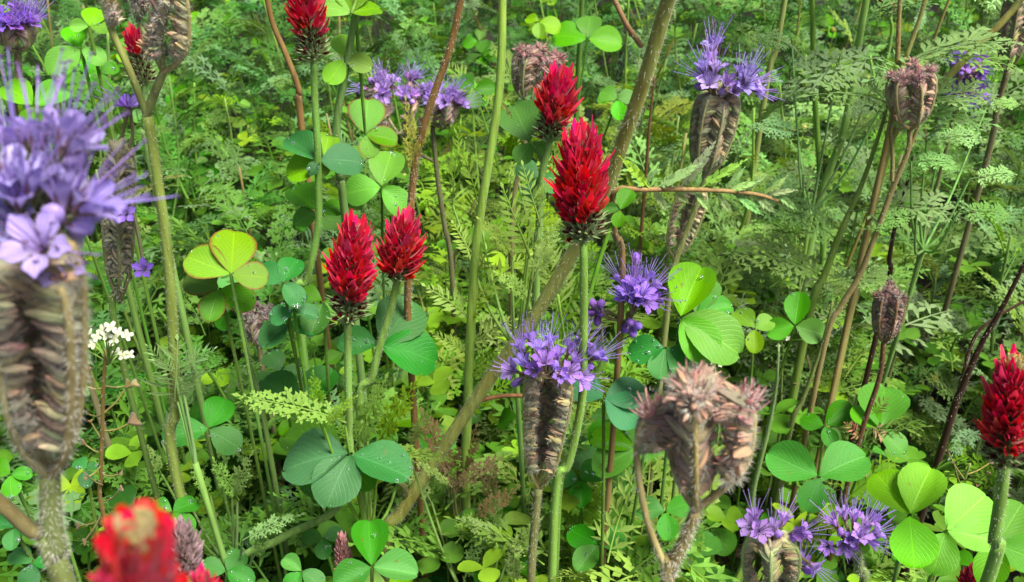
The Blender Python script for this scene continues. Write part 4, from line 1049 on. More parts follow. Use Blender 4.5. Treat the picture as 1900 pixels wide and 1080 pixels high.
for i, (lab, px, Y, r, c) in enumerate([
    ('upright grass-green stem rising through silvery fronds with a fork low down', [(1506, -40), (1508, 60), (1512, 180), (1520, 300), (1525, 400), (1522, 520)], 0.58, 0.0022, (0.20, 0.34, 0.07)),
    ('pale green stem slanting up to meet the upright green stem', [(1612, -30), (1595, 70), (1580, 170), (1560, 260), (1530, 340), (1515, 400), (1500, 470)], 0.575, 0.0030, (0.26, 0.37, 0.12)),
    ('thick olive stem slanting beneath the drooping mauve-brown head', [(1660, 130), (1640, 220), (1600, 340), (1560, 430), (1530, 510), (1500, 590)], 0.50, 0.0032, (0.21, 0.27, 0.06)),
    ('tan stem crossing steeply at the upper right corner', [(1905, -20), (1860, 40), (1800, 100), (1745, 160), (1690, 235), (1640, 300)], 0.50, 0.0024, (0.30, 0.25, 0.11)),
    ('rust-brown upright stem above the drooping mauve-brown head', [(1672, -40), (1668, 30), (1665, 110), (1658, 200)], 0.49, 0.0015, (0.32, 0.20, 0.10)),
    ('tan upright stem beside the rust-brown one', [(1722, -30), (1708, 30), (1680, 110), (1665, 180)], 0.495, 0.0015, (0.32, 0.26, 0.12)),
    ('short blackish stem between tan and green stems', [(1693, 290), (1683, 340), (1665, 400), (1650, 480), (1645, 540)], 0.50, 0.0020, D_STEM),
    ('nearly black stem leaning in from the right edge', [(1930, 420), (1900, 490), (1860, 570), (1820, 640), (1785, 720), (1760, 790)], 0.40, 0.0024, D_STEM),
    ('thin dark twig arching beside the nearly black stem', [(1930, 545), (1880, 570), (1820, 610), (1795, 660), (1780, 720)], 0.42, 0.0013, (0.08, 0.035, 0.02)),
    ('reddish-brown bent stem at the upper left of the purplish clover', [(490, -40), (505, 40), (530, 100), (555, 170), (560, 240)], 0.55, 0.0021, (0.24, 0.12, 0.06)),
    ('straight olive stem behind the loose violet flowers', [(200, 60), (203, 160), (208, 280), (212, 420)], 0.47, 0.0024, (0.18, 0.27, 0.06)),
    ('pale leaning stem beside the purplish clover carrying rounded leaves', [(668, -30), (655, 50), (640, 140), (625, 230), (630, 330), (640, 400)], 0.46, 0.0022, (0.22, 0.32, 0.12)),
    ('brown knotted stem rising behind the red-margined leaf', [(1545, 560), (1525, 640), (1490, 740), (1465, 800)], 0.47, 0.0026, (0.16, 0.17, 0.05)),
    ('pale green upright stem left of the dark seed head', [(1445, 640), (1440, 720), (1425, 800), (1400, 900), (1390, 980)], 0.42, 0.0022, (0.22, 0.32, 0.13)),
    ('dim green stem between two clover stems by the red-margined leaf', [(445, 560), (455, 630), (470, 700), (490, 780)], 0.40, 0.0018, (0.17, 0.26, 0.07)),
    ('slim dark green stem in the gap behind the tallest clover', [(1080, -30), (1078, 60), (1072, 150)], 0.75, 0.0024, (0.10, 0.17, 0.04)),
    ('slim red-brown stem behind the thick leaning stem', [(1215, 140), (1206, 220), (1200, 300)], 0.65, 0.0018, (0.20, 0.08, 0.05)),
    ('tan stem with sheen among silvery fronds near the top', [(1460, -20), (1440, 90), (1420, 170)], 0.70, 0.0026, (0.25, 0.24, 0.09))]):
    o, g, pth = bare(lab, px, Y, r * 1.1, r * 0.85 if px[0][1] < 60 else 0.0006, c, hair=8 if Y < 0.52 else 3)
    if i == 11:
        px_leaf(o, g, (640, 110), 0.46, [(690, 122), (608, 150), (640, 55)], G_BRIGHT, 0.45, attach=pth[-6])
        px_leaf(o, g, (652, 25), 0.45, [(590, 5), (705, 5), (655, -30)], G_BRIGHT, 0.6, attach=pth[-4])
        px_leaf(o, g, (678, 250), 0.47, [(683, 178), (738, 256), (690, 290)], (0.14, 0.32, 0.02), 0.45, attach=pth[-10], meshes=LEAFLETS_RED)
    if i in (0, 1, 2, 3, 5):
        for k in range(5):
            a = random.choice(pth[len(pth) // 3:]); d = (Vector((random.choice((-1, 1)) * random.uniform(0.6, 1), random.uniform(-0.5, 0.2), random.uniform(0.1, 0.6)))).normalized()
            L = random.uniform(0.035, 0.07)
            part('leaf', random.choice(FERN_A), o, frame(a, d, Vector((0, -0.3, 1)), L), jit(G_SILVER, 0.15))

# the pale frond reaching right behind the tallest clover
A = PY(1140, 357, 0.345)
gg = ground_under(PY(1150, 500, 0.36))
o = thing('fern_frond', gg, 'pale green frond with reddish rib reaching sideways behind the tallest crimson clover', 'leaf')
make_stem(o, [gg, PY(1150, 620, 0.36), PY(1140, 430, 0.352), A, PY(1200, 352, 0.345), PY(1300, 352, 0.35), PY(1400, 360, 0.355), PY(1462, 380, 0.36)], 0.0016, 0.0007, (0.33, 0.17, 0.10), gg, hair=8, n=36)
for (a, b, Y, w, c) in (((1205, 352), (1150, 290), .345, .5, G_YELLOW), ((1215, 353), (1300, 300), .346, .5, (0.25, .38, .16)), ((1260, 353), (1325, 262), .35, .45, (0.30, .40, .24)), ((1300, 353), (1385, 292), .352, .42, (0.24, .42, .10)), ((1240, 353), (1240, 300), .348, .6, (0.25, .38, .12)),
                     ((1340, 355), (1410, 335), .354, .5, (0.26, .38, .16)), ((1360, 357), (1420, 400), .355, .5, G_SILVER), ((1290, 354), (1300, 320), .35, .7, (0.22, .36, .12)), ((1330, 355), (1340, 395), .352, .5, G_SILVER), ((1420, 365), (1480, 350), .358, .5, (0.3, .36, .18)), ((1175, 352), (1160, 320), .345, .7, G_YELLOW)):
    px_fern(o, a, b, Y, FERN_P, tuple(min(0.55, x * 1.45) for x in c), w * 1.7, 0.2, name='leaflet')
for k in range(14):                        # smaller side leaflets all along the rib
    x = 1190 + k * 19; up = -1 if k % 2 else 1
    px_fern(o, (x, 353 + (x - 1300) * 0.06), (x + 32 + k, 353 - up * random.uniform(26, 44)), 0.348 + k * 0.0008, FERN_P, (0.34, 0.48, 0.20), 0.95, 0.2, name='leaflet')

# =================================================================== SHEPHERD'S PURSE (white flowers)
def cross_flower():
    mb = MB(); z = V((0, 0, 1))
    tube(mb, [V((0, 0, -1.2)), V((0, 0, 0.4))], 0.5, 0.7, 5, 1, True)
    for k in range(4):
        a = math.pi / 2 * k; o = V((math.cos(a), math.sin(a), 0))
        blade(mb, z * 0.3 + o * 0.3, (o + z * 0.5).normalized(), (z - o * 0.5).normalized(), 2.6, 2.0, -0.2, -0.08, 0, 5, 0.6, 0.3)
    for k in range(4):
        a = math.pi / 2 * (k + 0.5); o = V((math.cos(a), math.sin(a), 0))
        tube(mb, [o * 0.3, z * 1.3 + o * 0.5], 0.12, 0.2, 3, 2, True)
    return mb.mesh('flower', [M_WHITE, M_STEM, M_CONE])
XF = cross_flower()
def pod_mesh():
    mb = MB(); out = []
    pr = [(0, 0), (1.3, 1.6), (2.6, 3.6), (3.0, 4.6), (2.2, 5.2), (0.9, 5.0), (0, 4.3)]
    rows = []
    for z in (-0.55, 0.0, 0.55):
        f = 1.0 if z == 0 else 0.72
        rows.append([V((x * f, 2.6 + (y - 2.6) * f, z)) for x, y in pr] + [V((-x * f, 2.6 + (y - 2.6) * f, z)) for x, y in pr[::-1]])
    mb.grid(rows)
    for z, r in ((0, rows[0]), (2, rows[2])):
        b = len(mb.v); mb.v += r; k = len(r) // 2
        for i in range(k - 1): mb.face((b + i, b + i + 1, b + 2 * k - 2 - i, b + 2 * k - 1 - i))
    return mb.mesh('pod', [M_CALYX])
POD = pod_mesh()
def purse(label, stem_px, Y, flowers, pods, color, group=None):
    pts = [PY(x, y, Y) for x, y in stem_px]; g = ground_under(pts[-1])
    o = thing('shepherds_purse', g, label, 'flower', group)
    st, path = make_stem(o, ([g, pts[-1].lerp(g, 0.4)] + pts[::-1]), 0.0010, 0.0006, color, g, hair=2, n=30)
    keep_path(path, 10)
    for (x, y, s) in flowers:
        p = PY(x, y, Y + random.uniform(-0.008, 0.008)); d = (p - pts[0] + Vector((0, -0.006, 0.012))).normalized()
        mb = MB(); tube(mb, smooth_path([pts[0] - Vector((0, 0, 0.006)), (pts[0] + p) / 2 - Vector((0, 0, 0.001)), p], 5), 0.0003, 0.00025, 4, 0, False)
        pd = part('pedicel', mb.mesh('pedicel', [M_STEM], origin=g), o, Matrix.Translation(g), (0.25, 0.36, 0.1))
        part('flower', XF, pd, zframe(p, (d + rnd_unit() * 0.4 - FW * 0.5).normalized(), 0.00072 * s, random.uniform(0, 6)), (0.74, 0.74, 0.58))
    for (x0, y0, x1, y1, s) in pods:
        a = PY(x0, y0, Y); p = PY(x1, y1, Y + random.uniform(-0.01, 0.01))
        mb = MB(); tube(mb, smooth_path([a, a.lerp(p, 0.5) + Vector((0, 0, -0.001)), p], 5), 0.0004, 0.0003, 4, 0, False)
        pd = part('pedicel', mb.mesh('pedicel', [M_STEM], origin=g), o, Matrix.Translation(g), (0.28, 0.20, 0.09))
        part('pod', POD, pd, frame(p, (p - a) + UP * 0.002, -FW + rnd_unit() * 0.5, 0.001 * s), jit((0.30, 0.20, 0.09), 0.2))
purse("shepherd's purse with a white flower cluster and small heart-shaped pods", [(196, 650), (192, 720), (190, 800), (188, 880), (198, 980)], 0.28,
      [(165, 620, 1), (172, 640, 1), (190, 612, 1), (205, 608, 1.1), (220, 618, 1), (236, 622, 1), (180, 625, .9), (143, 650, .9), (198, 622, 1), (212, 628, 1), (218, 655, 1), (240, 658, .9), (228, 660, .9), (205, 640, .8)],
      [(194, 720, 155, 715, .5), (194, 765, 232, 722, .7), (192, 716, 240, 714, .7), (191, 800, 236, 787, 1.1), (190, 815, 170, 785, .3), (190, 840, 160, 826, .5), (190, 770, 163, 768, .3), (190, 860, 163, 885, .3), (190, 900, 162, 882, .4), (195, 940, 160, 1000, .6), (190, 880, 220, 880, .4), (194, 930, 222, 910, .5), (196, 960, 150, 975, .6), (192, 740, 168, 690, .4)],
      (0.24, 0.13, 0.06))
purse("distant shepherd's purse with a sparse white cluster left of the dark seed head", [(1453, 640), (1450, 720), (1446, 800)], 0.50, [(1450, 630, .9), (1462, 628, .9), (1470, 650, .8), (1445, 642, .8), (1475, 640, .7)], [(1452, 690, 1430, 680, .5), (1450, 730, 1472, 715, .6)], (0.2, 0.26, 0.1))
purse("low shepherd's purse with bare tangled stalks below the faded forked seed head's leaves", [(1325, 672), (1330, 720), (1335, 780)], 0.47, [(1330, 668, .9), (1320, 672, .8), (1336, 678, .7)], [(1328, 710, 1350, 700, .5), (1332, 740, 1310, 720, .5)], (0.24, 0.28, 0.1))
purse("thin shepherd's purse with tan pods between the red clover and the broad bright leaves", [(1800, 860), (1780, 920), (1760, 990)], 0.36, [], [(1795, 880, 1835, 860, .9), (1790, 890, 1760, 840, .5), (1785, 905, 1770, 860, .4), (1780, 915, 1830, 880, .4), (1775, 930, 1740, 880, .4), (1772, 945, 1810, 905, .4)], (0.28, 0.32, 0.1))

# =================================================================== CLOVER PLANTS IN LEAF (singled out in the photograph)
def leafy(label, Y, leaves, color, group=None, meshes=None, tilt=0.5, gx=None, dew=3, extra=0):
    """leaves: ((cx, cy), [tips], Y offset, colour or None)"""
    cs = [PY(c[0], c[1], Y + dy) for c, t, dy, col in leaves]
    g = Vector((sum(p.x for p in cs) / len(cs), sum(p.y for p in cs) / len(cs) + 0.01, -0.005))
    o = thing('clover_plant', g, label, 'clover', group)
    mb = MB(); tube(mb, [g, g + V((0, 0, 0.02)), g + V((0.002, 0, 0.045))], 0.0022, 0.0015, 7, 0, True)
    part('stem', mb.mesh('stem', [M_STEM], origin=g), o, Matrix.Translation(g), (0.2, 0.26, 0.08))
    for c, t, dy, col in leaves:
        px_leaf(o, g, c, Y + dy, t, col or color, tilt + random.uniform(-0.08, 0.08), meshes, dew=dew)
    return o
leafy('yellow-green clover leaves with brown-red scorched margins beside the bristly forked stem', 0.36, [((428, 510), [(436, 420), (343, 470), (498, 512)], 0.0, None), ((408, 535), [(340, 515), (385, 592), (470, 565)], 0.012, (0.12, 0.27, 0.02))], (0.20, 0.38, 0.02), meshes=LEAFLETS_RED, tilt=0.4)
leafy('clover with round dark green leaflets right of the white-flowered weed', 0.36, [((388, 795), [(300, 812), (418, 735), (445, 830)], 0, None)], (0.05, 0.20, 0.022), tilt=0.3)
leafy('clover with three pale green round leaflets just behind the paired red heads', 0.50, [((708, 347), [(725, 274), (638, 354), (757, 388)], 0, None), ((655, 420), [(600, 395), (690, 440), (640, 470)], 0.03, G_CLOVER)], (0.15, 0.36, 0.022), tilt=0.35, dew=5)
leafy('clover with three smooth heart-shaped leaflets above the low violet blooms', 0.34, [((1520, 885), [(1424, 838), (1608, 838), (1498, 948)], 0, None)], (0.075, 0.27, 0.018), tilt=0.35, meshes=[LEAFLETS[0], LEAFLETS[3]], dew=0)
leafy('bright folded clover leaves right of the long-stamened violet bloom', 0.35, [((1262, 590), [(1302, 490), (1325, 658), (1378, 645)], 0, None), ((1290, 585), [(1360, 560), (1345, 620), (1310, 500)], 0.015, (0.13, 0.34, 0.03))], (0.17, 0.40, 0.025), tilt=0.35, meshes=FOLDED + [LEAFLETS[1]])
leafy('dew-covered grey-green clover leaves under the long-stamened violet bloom', 0.345, [((1235, 645), [(1225, 702), (1165, 650), (1300, 690)], 0, (0.07, 0.25, 0.05)), ((1120, 740), [(1200, 720), (1190, 775), (1060, 700)], 0.0, (0.07, 0.22, 0.08))], G_BLUE, tilt=0.45, dew=8)
leafy('large bright clover leaves surrounding the yellow-tipped red head', 0.25, [((1688, 955), [(1628, 872), (1728, 862), (1700, 1050)], 0, None), ((1755, 985), [(1835, 915), (1850, 1000), (1735, 1060)], 0.012, None), ((1850, 1010), [(1900, 930), (1935, 1040), (1830, 1090)], 0.02, (0.15, 0.38, 0.03))], (0.19, 0.42, 0.022), tilt=0.4, meshes=[LEAFLETS[1], LEAFLETS[2], LEAFLETS[0]], dew=0)
leafy('clover with one upright rounded leaflet left of the drooping mauve head’s stem'.replace('’', "'"), 0.48, [((1475, 605), [(1484, 540), (1420, 615), (1530, 620)], 0, None), ((1400, 610), [(1365, 570), (1435, 590), (1400, 655)], 0.0, G_BRIGHT)], (0.12, 0.33, 0.02), tilt=0.3)
leafy('clover with a large dewdrop on its folded leaflet beside the slim pink bud', 0.29, [((690, 1052), [(684, 962), (775, 1062), (620, 1085)], 0, None), ((560, 1060), [(525, 1035), (600, 1085), (530, 1095)], -0.01, (0.10, 0.28, 0.05))], (0.085, 0.29, 0.03), tilt=0.5, meshes=[LEAFLETS[1], FOLDED[0]], dew=2)
leafy('dark green clover with oval leaflets below the broad crimson head', 0.40, [((560, 752), [(487, 700), (618, 682), (600, 775)], 0, None), ((520, 690), [(470, 735), (560, 690), (500, 650)], 0.03, G_DEEP)], (0.06, 0.20, 0.025), tilt=0.45)
leafy('clover leaves partly behind the thin dark red stem', 0.43, [((1632, 800), [(1645, 703), (1682, 835), (1590, 745)], 0, (0.12, 0.34, 0.02)), ((1530, 790), [(1485, 775), (1580, 750), (1545, 830)], 0.02, None)], (0.07, 0.23, 0.02), tilt=0.35)
leafy('clover with stacked pale green leaflets left of the faded forked seed head', 0.37, [((1182, 832), [(1098, 800), (1102, 868), (1192, 755)], 0, (0.14, 0.36, 0.02)), ((1190, 860), [(1100, 850), (1140, 905), (1215, 800)], 0.012, (0.11, 0.32, 0.02)), ((1140, 780), [(1175, 730), (1100, 760), (1100, 820)], 0.02, None)], (0.10, 0.30, 0.02), tilt=0.6)
leafy('low clover with broad veined leaflets between the blooming and the faded phacelia', 0.36, [((1110, 1010), [(1055, 980), (1070, 1058), (1165, 990)], 0, None), ((1235, 950), [(1180, 940), (1285, 930), (1240, 1000)], -0.01, None), ((1075, 890), [(1020, 880), (1120, 860), (1080, 940)], 0.03, None)], (0.08, 0.27, 0.028), tilt=0.5, dew=4)
leafy('bright yellow-green clover behind the large lilac bloom', 0.43, [((150, 90), [(128, 42), (195, 110), (90, 130)], 0, None), ((62, 195), [(5, 150), (125, 160), (60, 245)], -0.02, None), ((165, 50), [(128, 48), (205, 45), (180, 10)], 0.0, (0.18, 0.38, 0.02)), ((185, 135), [(150, 110), (215, 120), (195, 180)], 0.02, None)], (0.14, 0.36, 0.022), tilt=0.4)
leafy('dewy clover leaves around the blurred red head', 0.33, [((320, 950), [(275, 935), (365, 925), (355, 985)], 0, None), ((420, 1060), [(370, 1050), (450, 1020), (470, 1085)], 0, (0.08, 0.26, 0.03)), ((245, 945), [(235, 990), (285, 950), (215, 905)], 0.02, G_DEEP)], (0.09, 0.29, 0.03), tilt=0.5, dew=5)
leafy('silvery dewy clover right of the red-margined leaf', 0.385, [((525, 525), [(550, 475), (478, 495), (560, 560)], 0, None), ((535, 600), [(485, 640), (600, 610), (520, 560)], 0.01, None), ((600, 560), [(540, 540), (575, 620), (640, 575)], 0.02, G_CLOVER), ((545, 575), [(500, 590), (590, 585), (560, 540)], 0.0, (0.08, 0.22, 0.07))], (0.075, 0.24, 0.06), tilt=0.5, dew=8)
leafy('blurred broad clover leaves behind the thick leaning stem near the top', 0.72, [((1090, 72), [(1025, 60), (1155, 75), (1095, 25)], 0, None), ((1145, 185), [(1115, 165), (1180, 175), (1150, 220)], -0.1, None), ((880, 165), [(850, 140), (920, 160), (880, 200)], 0.0, G_CLOVER), ((1000, 40), [(975, 30), (1040, 50), (1000, 70)], 0, G_BRIGHT)], (0.13, 0.36, 0.02), tilt=0.4, dew=0)
leafy('deep green clover low under the large lilac stalk', 0.30, [((60, 1045), [(20, 1020), (95, 1040), (50, 1090)], 0, None), ((25, 980), [(-10, 960), (65, 985), (20, 1020)], 0, None), ((40, 720), [(0, 690), (75, 705), (40, 770)], 0.03, (0.10, 0.30, 0.03)), ((20, 880), [(-20, 860), (60, 880), (20, 920)], 0.0, (0.10, 0.30, 0.03)), ((160, 870), [(140, 850), (180, 860), (160, 905)], 0.04, None)], (0.05, 0.19, 0.04), tilt=0.5, dew=4)
leafy('dark clover leaflet standing over the yellow buttons beneath the diagonal stem', 0.33, [((720, 1085), [(635, 1080), (765, 1062), (700, 1110)], 0.02, G_BRIGHT), ((600, 1000), [(560, 990), (640, 985), (600, 1035)], 0.03, None)], (0.06, 0.2, 0.03), tilt=0.6)

# feathered sprays singled out
def frondplant(label, fronds, kind, color, name='feathery_weed', group=None):
    cs = [PY(a[0], a[1], Y) for a, b, Y, w in fronds]
    g = Vector((sum(p.x for p in cs) / len(cs), max(p.y for p in cs) + 0.005, -0.005))
    o = thing(name, g, label, 'weed', group)
    hub = Vector((sum(p.x for p in cs) / len(cs), sum(p.y for p in cs) / len(cs), min(p.z for p in cs) - 0.035))
    mb = MB(); tube(mb, smooth_path([g, g.lerp(hub, 0.5) + V((0.006, 0, 0)), hub], 9), 0.0019, 0.0014, 6, 0, True)
    st = part('stem', mb.mesh('stem', [M_STEM], origin=g), o, Matrix.Translation(g), (0.20, 0.30, 0.08))
    for a, b, Y, w in fronds:
        A = PY(a[0], a[1], Y)
        mid = hub.lerp(A, 0.5) + V((0, 0, -0.012))
        mb = MB(); tube(mb, smooth_path([hub, mid, A], 8), 0.0010, 0.0006, 5, 0, False)
        part('leaf_stalk', mb.mesh('leaf_stalk', [M_STEM], origin=g), o, Matrix.Translation(g), jit(tuple(x * 0.9 for x in color)))
        px_fern(o, a, b, Y, kind, color, w, 0.45)
    return o
frondplant('fine comb-like fern leaf on the pale bristly stem below the white-flowered weed', [((330, 745), (322, 628), 0.335, 1.25), ((335, 700), (395, 640), 0.335, .8), ((325, 700), (270, 640), .335, .8)], FERN_B, (0.28, 0.42, 0.17))
frondplant('yellow-green feathery sprays crossing the broad crimson clover stem', [((640, 790), (435, 718), .34, 1.0), ((655, 830), (715, 700), .345, 1.0), ((700, 830), (770, 695), .36, .9), ((590, 770), (585, 690), .345, 1.0), ((600, 790), (660, 735), .338, .9), ((660, 830), (860, 850), .35, .5), ((680, 760), (730, 690), .37, 1), ((755, 830), (800, 760), .38, 1)], FERN_C, (0.23, 0.35, 0.07))
frondplant('pale feathery sprays left of the tallest crimson clover', [((980, 480), (940, 340), .385, 1.1), ((985, 520), (1040, 410), .37, 1.1), ((950, 480), (890, 400), .39, 1.0), ((1000, 420), (975, 300), .39, 1.0), ((1010, 560), (1060, 490), .38, 1.2), ((980, 560), (920, 500), .38, 1.2), ((985, 380), (1030, 330), .39, 1), ((840, 380), (855, 225), .42, .5), ((885, 375), (850, 240), .42, .55)], FERN_S + FERN_C, (0.34, 0.47, 0.13))
frondplant('orange-tinged feathery weed under the diagonal brown stem', [((830, 880), (790, 760), .40, 1.1), ((850, 880), (880, 790), .40, 1.2), ((840, 900), (930, 850), .39, 1.1), ((860, 920), (800, 830), .40, 1.0), ((900, 930), (920, 850), .40, 1.2), ((880, 960), (960, 900), .39, 1.1)], FERN_C, (0.30, 0.23, 0.12))
frondplant('light green comb fern beside the base of the violet bloom in the middle', [((930, 1010), (850, 960), .36, 1.1), ((940, 1040), (1000, 960), .36, 1.0), ((900, 1030), (920, 930), .37, 1.0), ((860, 1070), (900, 990), .36, 1.0), ((950, 1080), (960, 1000), .35, 1.1), ((760, 850), (845, 905), .36, 0.6), ((800, 930), (740, 860), .38, 1.0)], FERN_C, (0.34, 0.46, 0.16))
frondplant('grey-green tufted sprays above the pink bud at lower left', [((440, 930), (400, 850), .34, 1.1), ((430, 920), (465, 840), .34, 1.1), ((390, 920), (350, 860), .36, 1.1), ((450, 1000), (560, 950), .33, .9), ((470, 1030), (520, 960), .33, 1.0), ((300, 880), (260, 820), .38, 1), ((300, 820), (340, 740), .40, 1.1)], FERN_C, (0.22, 0.33, 0.11))
frondplant('silvery fronds arching over the green stems at upper right', [((1640, 110), (1430, 165), .56, .8), ((1560, 100), (1500, 185), .56, .9), ((1470, 90), (1400, 60), .6, 1), ((1640, 190), (1560, 210), .55, .9), ((1480, 250), (1390, 225), .56, .9), ((1490, 330), (1400, 380), .54, 1)], FERN_A, (0.25, 0.38, 0.18))
frondplant('silvery fronds spreading below the small violet clusters', [((1720, 260), (1840, 255), .50, .8), ((1690, 300), (1790, 310), .48, .8), ((1740, 290), (1640, 330), .5, .8), ((1800, 330), (1895, 320), .50, .9), ((1780, 390), (1890, 400), .48, .8), ((1700, 400), (1600, 420), .47, .8), ((1830, 200), (1899, 190), .55, .9)], FERN_A, (0.23, 0.38, 0.13))

# =================================================================== THE MEADOW BEHIND AND BELOW
ANCH = [(1080, 330, 'the tallest crimson clover'), (1042, 190, 'the dark-bottomed crimson clover'), (655, 490, 'the broad crimson head'), (750, 450, 'the smaller paired crimson head'),
    (565, 45, 'the purplish clover'), (1865, 745, 'the yellow-tipped red clover'), (260, 1020, 'the blurred red clover'), (80, 330, 'the large lilac phacelia'), (60, 700, 'the thick hairy lilac stalk'),
    (1020, 660, 'the full violet bloom'), (1000, 900, "the full violet bloom's stalk"), (1185, 520, 'the long-stamened violet bloom'), (1350, 130, 'the lilac bloom with bristly stalk'), (770, 170, 'the pair of violet heads'),
    (1690, 175, 'the drooping mauve-brown head'), (1790, 160, 'the small violet clusters'), (1300, 810, 'the faded forked seed head'), (1430, 980, 'the low violet bloom'), (1590, 975, 'the fanned violet bloom'),
    (1005, 110, 'the dusty-pink head'), (1650, 580, 'the dark brown seed head'), (275, 60, 'the coiled seed head'), (320, 600, 'the pale bristly stem'), (195, 640, 'the white-flowered weed'), (430, 500, 'the red-margined leaves'),
    (1300, 355, 'the sideways pale frond'), (1200, 120, 'the thick leaning stem'), (900, 710, 'the thick diagonal stem'), (760, 930, "the diagonal stem's foot"), (1850, 600, 'the nearly black stem'), (1520, 880, 'the three-part heart-shaped leaf'),
    (1720, 920, 'the large bright leaves'), (930, 100, 'the yellow-green curving stem'), (880, 500, "the yellow-green stem's leafy foot"), (830, 100, 'the red-brown arching stem'), (1590, 330, 'the thick olive stem'), (1530, 150, 'the upright grass-green stem'),
    (605, 870, 'the dewy blue-green leaf'), (345, 805, 'the round dark leaflets'), (640, 1010, 'the slim pink bud'), (1800, 90, 'the tan crossing stem'), (1290, 570, 'the bright folded leaves'), (1570, 700, 'the knotted brown stem'), (30, 30, 'the brush-like violet head'), (500, 560, 'the silvery dewy clover')]
def where(p):
    px, py, d = project(p)
    x, y, ph = min(ANCH, key=lambda a: (a[0] - px) ** 2 + (a[1] - py) ** 2)
    dist = math.hypot(x - px, y - py)
    rel = 'close by' if dist < 70 else ('above' if py < y - 70 else ('below' if py > y + 70 else 'beside'))
    if dist > 190: rel = 'some way from'
    return rel + ' ' + ph
NUM = ['no', 'one', 'two', 'three', 'four', 'five', 'six', 'seven', 'eight', 'nine', 'ten']
def shade(c):
    if c[0] > c[1]: return 'brownish'
    if c[2] > 0.38 * c[1]: return 'silvery'
    if c[0] > 0.62 * c[1]: return 'yellow-green'
    return 'bright green' if c[1] > 0.30 else ('dark green' if c[1] < 0.19 else 'mid-green')
from mathutils import noise as mnoise
def clump(x, y):                           # plants grow in clumps with bare pockets between them
    return mnoise.noise(Vector((x * 13.0, y * 10.0, 3.7))) + 0.5 * mnoise.noise(Vector((x * 29.0, y * 23.0, 9.1)))
def region_tint(px, py):
    """Plant mix and leaf colour by picture position: returns weights (clover, feathery, mayweed) and the feathery leaf colour."""
    if py > 800 and random.random() < 0.6: return (0.62, 0.32, 0.06), random.choice(((0.16, 0.30, 0.05), (0.24, 0.37, 0.09)))
    if py < 190: return (0.30, 0.60, 0.10), random.choice(((0.08, 0.19, 0.05), (0.15, 0.26, 0.12), (0.07, 0.17, 0.035), (0.18, 0.31, 0.09)))  # darker, cooler leaf colours at the top of the view
    if px > 1150 and py < 520: return (0.08, 0.84, 0.08), random.choice((G_SILVER, G_SILVER, (0.22, 0.34, 0.15), (0.17, 0.31, 0.07), (0.23, 0.37, 0.09)))
    if px > 1250 and py < 860: return (0.14, 0.50, 0.36), random.choice(((0.16, 0.28, 0.08), (0.26, 0.36, 0.20), (0.20, 0.33, 0.07)))
    if px < 760: return (0.46, 0.48, 0.06), random.choice(((0.10, 0.22, 0.05), (0.19, 0.31, 0.13), (0.09, 0.20, 0.03), (0.14, 0.26, 0.06)))
    return (0.30, 0.62, 0.08), random.choice((G_YELLOW, (0.20, 0.36, 0.03), (0.15, 0.30, 0.04), (0.26, 0.38, 0.10)))

def fill_clover(x, y, tall):
    g = Vector((x, y, -0.005))
    leaves = []
    for k in range(random.randint(5, 9)):
        a = random.uniform(0, 6.28); r = random.uniform(0.012, 0.06)
        c = Vector((x + math.cos(a) * r, y + math.sin(a) * r, random.uniform(0.40, 1.0) * tall))
        if blocked(c) or blocked(c + V((0.015, 0, 0))) or blocked(c - V((0.015, 0, 0))): continue
        leaves.append(c)
    if not leaves: return False
    px, py, d = project(leaves[0])
    base = random.choice((G_CLOVER, G_CLOVER, G_DEEP, (0.13, 0.32, 0.01), (0.08, 0.27, 0.01), G_BRIGHT))
    o = thing('clover_plant', g, f'flowerless clover with {NUM[len(leaves)]} {shade(base)} {"leaf" if len(leaves) == 1 else "leaves"} {where(max(leaves, key=lambda q: q.z))}', 'clover', 'flowerless clover plants in the undergrowth')
    for c in leaves:
        n = (Vector((0, -0.25, 1)) + rnd_unit() * 0.55).normalized()
        if n.z < 0.2: n.z = 0.3; n.normalize()
        e = perp(n); f = n.cross(e); a0 = random.uniform(0, 6.28)
        L = random.uniform(0.013, 0.022)
        tips = [c + (e * math.cos(a0 + q) + f * math.sin(a0 + q)) * L * random.uniform(0.9, 1.08) + n * L * random.uniform(-0.1, 0.15) for q in (0, 1.95, -1.95)]
        add_leaf(o, g, g + V((random.uniform(-.004, .004), random.uniform(-.004, .004), 0)), c, n, tips, jit(base, 0.15), pet_r=0.0007, dew=2 if d < 0.8 else 0)
    return True

